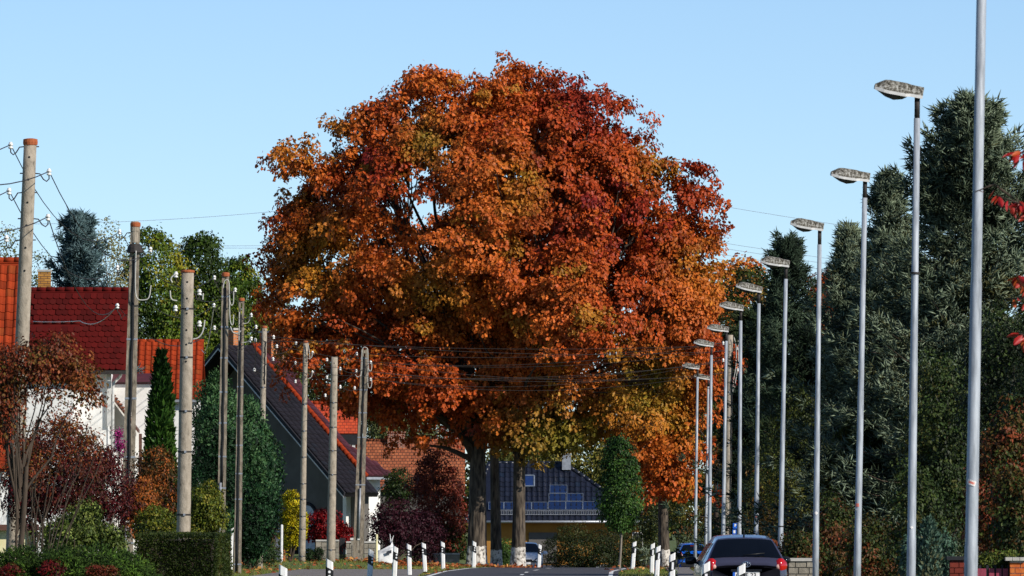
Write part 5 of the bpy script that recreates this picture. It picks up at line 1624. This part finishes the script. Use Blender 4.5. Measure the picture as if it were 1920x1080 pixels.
    if back:
        for sgn in (-1, 1):
            m = MB(); cx, cz = sgn * .70, .91
            V, F = [], []
            for i in range(5):
                ph = i / 4 * math.pi / 2
                for k in range(14):
                    a = 2 * math.pi * k / 14
                    sq = .92 if abs(math.cos(a)) > .6 else 1
                    V.append((cx + .155 * math.cos(a) * math.cos(ph) * sq, prof[2][0] - .015 - .09 * math.sin(ph) + .10 * abs(math.cos(a) * math.cos(ph)) * (1 if math.cos(a) * sgn > 0 else .3), cz + .15 * math.sin(a) * math.cos(ph) * sq))
            for i in range(4):
                for k in range(14): F.append([i * 14 + k, i * 14 + (k + 1) % 14, (i + 1) * 14 + (k + 1) % 14, (i + 1) * 14 + k])
            m.add(V, F); tl = put(m, 'tail_light', 'tail_red')
            m = MB(); m.lathe([(.05, 0), (.045, .018), (.005, .024)], (cx - sgn * .05, prof[2][0] - .07, cz - .02), 12, axis=(0, -1, 0)); put(m, 'lens', 'tail_clear', tl)
        yb = prof[0][0]
        m = MB(); m.box((0, yb - .03, .815), (.62, .05, .045)); put(m, 'handle_strip', 'handle_dark', smooth=False)
        m = MB(); m.box((0, yb - .02, .72), (.54, .02, .13)); pl = put(m, 'number_plate', 'white_plastic', smooth=False)
        m = MB(); m.box((-.248, yb - .032, .72), (.044, .006, .125)); put(m, 'plate_strip', 'sign_blue', pl, False)
        m = MB(); m.box((0, yb - .03, .42), (1.4, .06, .22)); put(m, 'bumper', 'black_plastic', smooth=False)
        m = MB(); m.tube([(0, PY['rw1'] - .1 + .3, top(-1.3) + .0), (0, PY['rw1'] + .12, top(-1.3) + .16)], [.02, .006], 6); put(m, 'antenna', 'black_plastic')
        m = MB(); m.box((0, PY['rw1'] - .06, top(PY['rw1']) - .035), (.3, .02, .015)); put(m, 'brake_light', 'tail_red', smooth=False)
        m = MB(); m.tube([(-.05, PY['rw0'] - .03, top(PY['rw0']) + .06), (.38, PY['rw0'] + .02, top(PY['rw0']) + .1)], .012, 5); put(m, 'wiper', 'black_plastic')
        if plate:
            cu = bpy.data.curves.new('plate_text', 'FONT'); cu.body = plate; cu.size = .125; cu.align_x = 'LEFT'; cu.align_y = 'CENTER'; cu.extrude = .003
            to = bpy.data.objects.new('plate_text', cu); COL.objects.link(to)
            dg = bpy.context.evaluated_depsgraph_get(); me = bpy.data.meshes.new_from_object(to.evaluated_get(dg)); bpy.data.objects.remove(to)
            me.materials.clear(); me.materials.append(M['black_plastic'])
            inst('plate_text', me, Mx @ Matrix.Translation((-.21, yb - .034, .715)) @ Matrix.Rotation(math.pi / 2, 4, 'X'), pl)
        if emblem:
            m = MB()
            for (rx, rz_, cz) in ((.085, .055, 0), (.032, .052, .0), (.062, .022, .028)):
                pts = [(rx * math.cos(2 * math.pi * k / 20), yb - .012 + .03 * 0, .935 + cz + rz_ * math.sin(2 * math.pi * k / 20)) for k in range(21)]
                m.tube(pts, .0085, 5)
            put(m, 'emblem', 'chrome')
    else:
        yn = prof[-1][0]
        for sgn in (-1, 1):
            m = MB(); V, F = [], []
            pts = [(.36, .60), (.52, .73), (.74, .80), (.80, .70), (.70, .60), (.50, .55)]
            m.prism([(sgn * a, yn - .04 - .30 * max(0, a - .4), z) for a, z in pts], (0, .07, 0)); hl = put(m, 'headlight', 'head_lens')
            m = MB(); m.lathe([(.06, 0), (.05, .03), (.01, .04)], (sgn * .60, yn - .02 - .04, .67), 12, axis=(0, 1, 0)); put(m, 'lens', 'tail_clear', hl)
            m = MB(); m.prism([(sgn * .45, yn - .02, .28), (sgn * .72, yn - .1, .30), (sgn * .66, yn - .08, .44), (sgn * .48, yn - .02, .40)], (0, .06, 0)); put(m, 'fog_grille', 'black_plastic')
        m = MB(); m.prism([(-.30, yn - .02, .56), (.30, yn - .02, .56), (.34, yn - .03, .68), (-.34, yn - .03, .68)], (0, .05, 0)); put(m, 'grille', 'black_plastic', smooth=False)
        m = MB(); m.prism([(-.38, yn - .02, .27), (.38, yn - .02, .27), (.32, yn - .02, .42), (-.32, yn - .02, .42)], (0, .05, 0)); put(m, 'lower_grille', 'black_plastic', smooth=False)
        m = MB(); m.box((0, yn + .04, .49), (.52, .02, .11)); put(m, 'number_plate', 'white_plastic', smooth=False)
    return t


M['car_glass'] = two('car_glass', '#06080c', '#0a0d13', scale=2, rough=0.06, spec=0.6)
M['tail_red'] = two('tail_red', '#9c0d0a', '#b81310', scale=4, rough=0.12, spec=0.6, coat=.6)
M['tail_clear'] = two('tail_clear', '#c98f82', '#e0b8ac', scale=4, rough=0.1, spec=0.6)
M['head_lens'] = two('head_lens', '#3d4046', '#70747a', scale=14, rough=0.1, spec=0.7)
M['handle_dark'] = two('handle_dark', '#1a1a1e', '#2a2a30', scale=4, rough=0.25, metal=.5)
M['chrome'] = two('chrome', '#c4c4c6', '#e6e6e8', scale=4, rough=0.12, metal=1.0)
M['paint_dark'] = mat_paintwork('paint_dark', '#46465a', .25, .35)
M['paint_blue'] = mat_paintwork('paint_blue', '#1566d6', .25, .2)
M['paint_white'] = mat_paintwork('paint_white', '#dfe0e2', .25, .0)
PY = dict(rw0=-1.97, rw1=-1.56, ws1=.50, ws0=1.22)
PROF = [(-2.11, .90, .78), (-2.09, .97, .84), (-2.03, 1.02, .90), (-1.97, 1.06, .945), (-1.56, 1.42, .985), (-1.48, 1.455, .99), (-.9, 1.505, 1), (-.3, 1.515, 1), (.2, 1.50, 1), (.5, 1.44, 1), (1.22, 1.02, .99), (1.6, .96, .96), (1.95, .86, .88), (2.08, .72, .80), (2.11, .6, .76)]
xd = X(1393, 161)
car('dark metallic hatchback seen from behind with red tail lights and white plate', (xd, 163.4, .03), R(2.0), (4.22, 1.76, 1.515), 'paint_dark', PROF, True, 'G   F 23', emblem=True)
car('white hatchback facing the camera, parked behind the slim oak trunk', (X(985, 386), 388, float(gz(1, 388)) + .03), math.pi, (4.1, 1.74, 1.46), 'paint_white', PROF, False, mirror='paint_white')
PROF_B = [(-2.11, .95, .82), (-2.09, 1.0, .88), (-2.03, 1.05, .93), (-1.97, 1.08, .96), (-1.72, 1.42, .985), (-1.6, 1.465, .99), (-.9, 1.51, 1), (-.3, 1.515, 1), (.3, 1.50, 1), (.6, 1.44, 1), (1.35, 1.02, .99), (1.7, .95, .96), (1.98, .84, .88), (2.08, .7, .80), (2.11, .6, .76)]
PY = dict(rw0=-1.96, rw1=-1.72, ws1=.60, ws0=1.33)
car('small bright blue hatchback seen from behind beyond the pale oak', (X(1296, 392), 394, float(gz(8, 394)) + .03), R(4), (3.5, 1.56, 1.42), 'paint_blue', PROF_B, True)

# ================================================================== SMALL THINGS
def gable_bricks(t, c, w, d, h, mat, bw=.24, bh=.1, joint=.012, seed=1):
    """pillar as courses of separate bricks round a core (front and right faces)"""
    r_ = np.random.default_rng(seed)
    nx = max(1, round(w / bw)); bw = w / nx
    for j in range(int(h / bh)):
        off = .5 if j % 2 else 0
        x = -w / 2 - off * bw
        while x < w / 2 - .01:
            a, b = max(x, -w / 2), min(x + bw, w / 2)
            if b - a > .03:
                m = MB(); m.box((c[0] + (a + b) / 2, c[1] + r_.normal(0, .003), c[2] + j * bh + bh / 2), (b - a - joint, d, bh - joint)); m.build('brick', mat, t)
            x += bw


# brick gate pillar and white stakes by the grass
t = thing('brick_pillar', 'red brick gate pillar with pale coping beside the twin-shaft poles', 'pillar', (X(427, 300), 300, 0))
hh = Zp(998, 300)
m = MB(); m.box((X(427, 300), 300, hh / 2), (.30, .28, hh)); m.build('core', M['coping'], t)
gable_bricks(t, (X(427, 300), 300, 0), .33, .32, hh, mat_noise('brick_plain', [(0.3, lin('#70301f')), (.7, lin('#94503a'))], scale=6, rough=.9), .165, .1)
m = MB(); m.box((X(427, 300), 300, hh + .04), (.42, .4, .09)); m.build('coping', M['coping'], t)
for px0, px1, y0, y1, D, w, lab in ((436, 433, 980, 1059, 295, .055, 'white wooden stake leaning beside the brick pillar'), (528.5, 527.5, 985, 1051, 318, .055, 'white wooden stake before the grey plank fence'), (706.5, 706, 1003, 1062, 322, .05, 'yellowish white stake beside the white rubble bag')):
    b = at(px1, y1, D); a = at(px0, y0, D); b[2] = 0
    m = MB(); m.tube([b - up * .1, a, a + up * .03], [w, w * .9, w * .3], 6); o = m.build('wooden_stake', M['cream_wall'] if 'yellowish' in lab else M['white_plastic'], None, loc=b); tag(o, lab, 'stake')
# grey plank fence: separate planks
t = thing('plank_fence', 'grey upright plank fence panel behind the round concrete pole', 'fence', (X(515, 328), 328, 0))
for k in range(12):
    px = 488 + k * 4; w = .078
    z1 = Zp(1003 + max(0, 7 - k) * 4.5, 328)
    m = MB(); m.box((X(px, 328), 328, z1 / 2 + .02), (w, .03, z1)); m.build('plank', M['fence_grey'], t)
m = MB(); m.box((X(518, 328), 328.05, .45), (X(533, 328) - X(500, 328), .04, .08)); m.build('rail', M['fence_grey'], t)
for px in (513, 533):
    m = MB(); m.box((X(px, 328), 327.96, .62), (.09, .09, 1.3)); m.build('fence_post', M['iron'] if px == 513 else M['brick_orange'], t)
# low stone kerb edging before the fence
t = thing('stone_edging', 'row of small tan edging stones at the foot of the plank fence', 'edging', (X(512, 322), 322, 0))
r = np.random.default_rng(31)
for k in range(12):
    m = MB(); c = np.array([X(494 + k * 3.6, 322), 322 + r.normal(0, .03), .09]); m.lathe([(.03, -.1), (.075, -.08), (.08, .02), (.055, .08), (.01, .1)], c, 7); m.build('stone', M['brick_yellow'] if k % 3 else M['rock'], t, True)
# stone garden wall pieces built from blocks
def stone_wall(label, px0, px1, py, D, seed, th=.3, bl=.42, bh=.2):
    r_ = np.random.default_rng(seed)
    x0, x1, h = X(px0, D), X(px1, D), Zp(py, D)
    t = thing('stone_wall', label, 'wall', ((x0 + x1) / 2, D, 0))
    m = MB(); m.box(((x0 + x1) / 2, D + .02, h / 2), (x1 - x0 - .03, th - .06, h)); m.build('core', M['stone'], t)
    nrow = max(1, int(h / bh))
    for j in range(nrow):
        x = x0 - (j % 2) * bl * .5
        while x < x1 - .02:
            L = bl * r_.uniform(.8, 1.2); a, b = max(x, x0), min(x + L, x1)
            if b - a > .06:
                m = MB(); m.box(((a + b) / 2, D + r_.normal(0, .012), (j + .5) * h / nrow), (b - a - .02, th, h / nrow - .02)); m.build('stone', M['stone'], t)
            x += L
    k = 0; x = x0
    while x < x1 - .05:
        b = min(x + .55, x1); m = MB(); m.box(((x + b) / 2, D, h + .035), (b - x - .012, th + .08, .07)); m.build('coping_stone', M['coping'], t); x = b


stone_wall('pale stone garden wall beside the scarlet bush', 592, 636, 1015, 334, 41)
stone_wall('short stone wall piece left of the concrete pillar', 649, 664, 1018, 334, 42)
stone_wall('shaded stone wall between the concrete pillar and yellowish stake', 683, 706, 1018, 334, 43)
t = thing('garden_gate', 'dark plank gate set between pale stone walls', 'gate', (X(642, 334.2), 334.2, 0))
for k in range(4):
    m = MB(); m.box((X(638 + k * 2.8, 334.2), 334.2, .55), (.055, .03, 1.1)); m.build('plank', M['dark_wood'], t)
m = MB(); m.box((X(642.2, 334.2), 334.24, .9), (.26, .03, .06)); m.build('rail', M['dark_wood'], t)
t = thing('concrete_pillar', 'weathered concrete meter pillar with pale cap at the pole foot', 'pillar', (X(666, 328), 328, 0))
hh = Zp(1012, 328)
m = MB(); m.box((X(666, 328), 328, hh / 2), (.33, .32, hh)); m.build('shaft', M['stone'], t)
m = MB(); m.box((X(666, 328), 328, hh + .03), (.40, .38, .09)); m.build('cap', M['board_white'], t)
m = MB(); m.box((X(666, 328), 327.825, hh * .55), (.24, .02, hh * .5)); m.build('hatch', M['stone'], t)
m = MB(); m.box((X(666, 328), 328, .18), (.36, .35, .36)); m.build('plinth', M['stone'], t)
# big white rubble bag with label, sagging, straps up
t = thing('rubble_bag', 'sagging white rubble bag with dark printed label beside the yellowish stake', 'bag', (X(724, 324), 324, 0))
V, F = [], []
n, rings = 20, 9
bw = .40
for j in range(rings):
    f = j / (rings - 1)
    for k in range(n):
        a = 2 * math.pi * k / n
        ca, sa = math.cos(a), math.sin(a)
        ex = abs(ca) ** .6 * np.sign(ca); ey = abs(sa) ** .6 * np.sign(sa)
        rad = bw * (1 - .12 * f + .10 * math.sin(3.1 * f) + .05 * math.sin(a * 3 + 4 * f))
        hgt = .55 + .50 * max(0, ca) ** 1.5 + .06 * math.sin(a * 5)
        V.append((X(723, 324) + ex * rad * (1 - .25 * f * (ca > 0)) , 324 + ey * rad * .9, hgt * f))
for j in range(rings - 1):
    for k in range(n): F.append([j * n + k, j * n + (k + 1) % n, (j + 1) * n + (k + 1) % n, (j + 1) * n + k])
F.append([(rings - 1) * n + k for k in range(n)])
build('sack', V, F, M['bag'], t, None, True)
m = MB(); m.prism([at(724.5, 1034, 323.57), at(734, 1031, 323.57), at(734, 1037, 323.57), at(724.5, 1040, 323.57)], (0, .02, 0)); m.build('label_print', M['bag_label'], t)
for p, q in (((733, 1018), (738, 1004)), ((733, 1018), (731, 1001))):
    MB().tube([at(p[0], p[1], 324), at(q[0], q[1], 324)], [.03, .012], 5).build('strap', M['bag'], t)
# cream garden hut corner with brown cap beside the first pole
t = thing('garden_shelter', 'cream walled garden shelter with brown timber cap behind the first pole', 'shelter', (X(22, 166), 166, 0))
m = MB(); m.box((X(22, 166), 166.2, Zp(994, 166) / 2), (X(57, 166) - X(-14, 166), .3, Zp(994, 166))); m.build('wall', M['cream_wall'], t)
m = MB(); m.box((X(26, 166), 166.15, Zp(989, 166)), (X(70, 166) - X(-20, 166), .6, .12)); m.build('cap', M['brown_wood'], t)
for px in (-16, 63):
    m = MB(); m.box((X(px, 166), 166, Zp(995, 166) / 2), (.1, .12, Zp(995, 166))); m.build('post', M['dark_wood'], t)
# right-hand fence: dark brick pillar, burgundy pickets, orange brick pillar
Df = 131.0
t = thing('brick_pillar', 'dark red brick garden pillar with slate cap behind the nearest lamp pole', 'pillar', (X(1796, Df), Df, 0))
h = Zp(1050, Df); m = MB(); m.box((X(1797, Df), Df, h / 2), (.28, .28, h)); m.build('core', M['brick_dark'], t)
bmat = mat_noise('brick_dark_plain', [(0.3, lin('#571c14')), (.7, lin('#7c2f20'))], scale=6, rough=.9)
gable_bricks(t, (X(1797, Df), Df, 0), .31, .32, h, bmat, .155, .09, seed=3)
m = MB(); m.box((X(1797, Df), Df, h + .03), (.4, .4, .06)); m.build('cap', M['dark_wood'], t)
t = thing('picket_fence', 'burgundy picket fence with dark posts between two brick pillars', 'fence', (X(1862, Df), Df, 0))
hz = Zp(1066, Df)
for px in (1834, 1844, 1859, 1872.5, 1885):
    m = MB(); m.box((X(px, Df), Df, hz / 2 + .03), (.085, .03, hz - .06)); m.build('picket', M['fence_red'], t)
for px in (1837.5, 1851.5, 1866, 1879, 1890):
    m = MB(); m.box((X(px, Df), Df + .03, hz / 2 + .03), (.04, .04, hz + .05)); m.build('upright', M['dark_wood'], t)
m = MB(); m.box((X(1862, Df), Df + .06, hz - .12), (.55, .03, .06)); m.build('rail', M['dark_wood'], t)
t = thing('brick_pillar', 'orange brick garden pillar with pale coping stones beside the picket fence', 'pillar', (X(1912, Df), Df, 0))
h = Zp(1052, Df); m = MB(); m.box((X(1912, Df), Df, h / 2), (.32, .28, h)); m.build('core', M['coping'], t)
bmat = mat_noise('brick_orange_plain', [(0.3, lin('#8f3f1c')), (.5, lin('#b95a26')), (.7, lin('#d07a3a'))], scale=5, rough=.9)
gable_bricks(t, (X(1912, Df), Df, 0), .35, .32, h, bmat, .175, .09, seed=4)
for k in range(3):
    m = MB(); m.box((X(1890 + k * 13.5, Df), Df - .02, h + .035), (.11, .42, .055)); m.build('coping_stone', M['coping'], t)
shrub('trailing_plant', 'trailing green hedge plant hanging over the burgundy pickets', 'plant', [E(1862, 1050, 34, 16, Df + .25, .2), E(1890, 1042, 16, 10, Df + .3, .15)], 110, 26, .1, .05, palette(['#1f2c10', '#3a4a1a', '#66702c', '#7a6a30'], seed=197), seed=197, stem=.015)
# stone wall by the dark car
stone_wall('low rubble stone wall beside the dark hatchback', 1478, 1528, 1052, 187, 44, .4, .28, .14)
# parking sign on thin post
t = thing('parking_sign', 'small blue parking sign with white panel on a thin dark post', 'sign', (X(1379, 300), 300, 0))
m = MB(); m.tube([(X(1379, 300), 300, -.1), at(1379, 981, 300)], .025, 8); m.build('post', M['iron'], t)
m = MB(); m.box(at(1378, 986, 299.96), (.15, .02, .2)); sb = m.build('plate', M['sign_blue'], t)
m = MB(); m.box(at(1377, 998, 299.96), (.15, .02, .2)); sb2 = m.build('plate', M['sign_blue'], t)
m = MB(); m.box(at(1377, 997, 299.945), (.075, .01, .11)); m.build('symbol', M['white_plastic'], sb2)
m = MB(); m.box(at(1378, 985, 299.945), (.03, .01, .11)); m.box(at(1379, 984, 299.945), (.06, .008, .05)); m.build('symbol', M['white_plastic'], sb)
# reddish low fence and brick base in the shade left of the oaks
stone_wall('shaded low red garden wall behind the delineator posts', 800, 862, 1040, 350, 45, .25, .3, .15)

# ================================================================== SUMAC BRANCHES (near, right edge)
Ds = 72.0
t = thing('sumac_tree', 'scarlet-leaved sumac reaching in at the frame edge before the tallest spruce', 'tree', (X(2010, Ds), Ds, 0))
r = np.random.default_rng(61)
mb = MB()
tr = [np.array([X(2010, Ds), Ds, -.1]), at(2005, 900, Ds), at(1985, 620, Ds), at(1975, 400, Ds), at(1965, 230, Ds)]
mb.tube(tr, [.05, .045, .035, .025, .012], 7)
cl = [((1906, 285), (1975, 330), 26), ((1905, 372), (1980, 480), 32), ((1868, 366), (1960, 440), 7), ((1905, 515), (1985, 600), 26), ((1888, 560), (1975, 600), 3), ((1910, 625), (1985, 690), 24), ((1828, 360), (1900, 372), 2)]
lm = OAK_V.copy()
LFv = np.array([[0, 0, 0], [-.15, .25, .02], [-.2, .55, .04], [-.1, .82, .02], [0, 1, -.06], [.1, .82, .02], [.2, .55, .04], [.15, .25, .02]])
LFf = [[0, 1, 2, 3, 4], [0, 4, 5, 6, 7]]
redm = [mat_noise('sumac_%s' % n_, [(0.3, lin(a)), (.7, lin(b))], scale=6, rough=.45) for n_, a, b in (('red', '#861012', '#a31a18'), ('scarlet', '#922016', '#b0341f'), ('orange', '#9a3a18', '#b85a24'))]
lms = [mesh_of('sumac_leaf', LFv, LFf, q) for q in redm]
leaf_specs = []
for (px, py), (sx_, sy_), n_ in cl:
    a = at(sx_, sy_, Ds + r.normal(0, .1)); b = at(px, py, Ds + r.normal(0, .15))
    mid = (a + b) / 2 + np.array([0, 0, .1])
    mb.tube([a, mid, b], [.014, .01, .005], 5)
    for k in range(n_):
        f = r.uniform(.35, 1); p = a * (1 - f) ** 2 + mid * 2 * f * (1 - f) + b * f * f
        d = Vector(unit(np.array([r.normal(-.2, .7), r.normal(0, .5), -.55 + r.normal(0, .4)])))
        q = Vector((0, 1, 0)).rotation_difference(d).to_matrix().to_4x4()
        leaf_specs.append(Matrix.Translation(Vector(p)) @ q @ Matrix.Rotation(r.uniform(-1, 1), 4, 'Y') @ Matrix.Scale(r.uniform(.09, .16), 4))
mb.build('branches', M['branch'], t, True)
for i, mm in enumerate(leaf_specs):
    inst('leaf', lms[int(r.choice([0, 0, 1, 1, 2]))], mm, t)
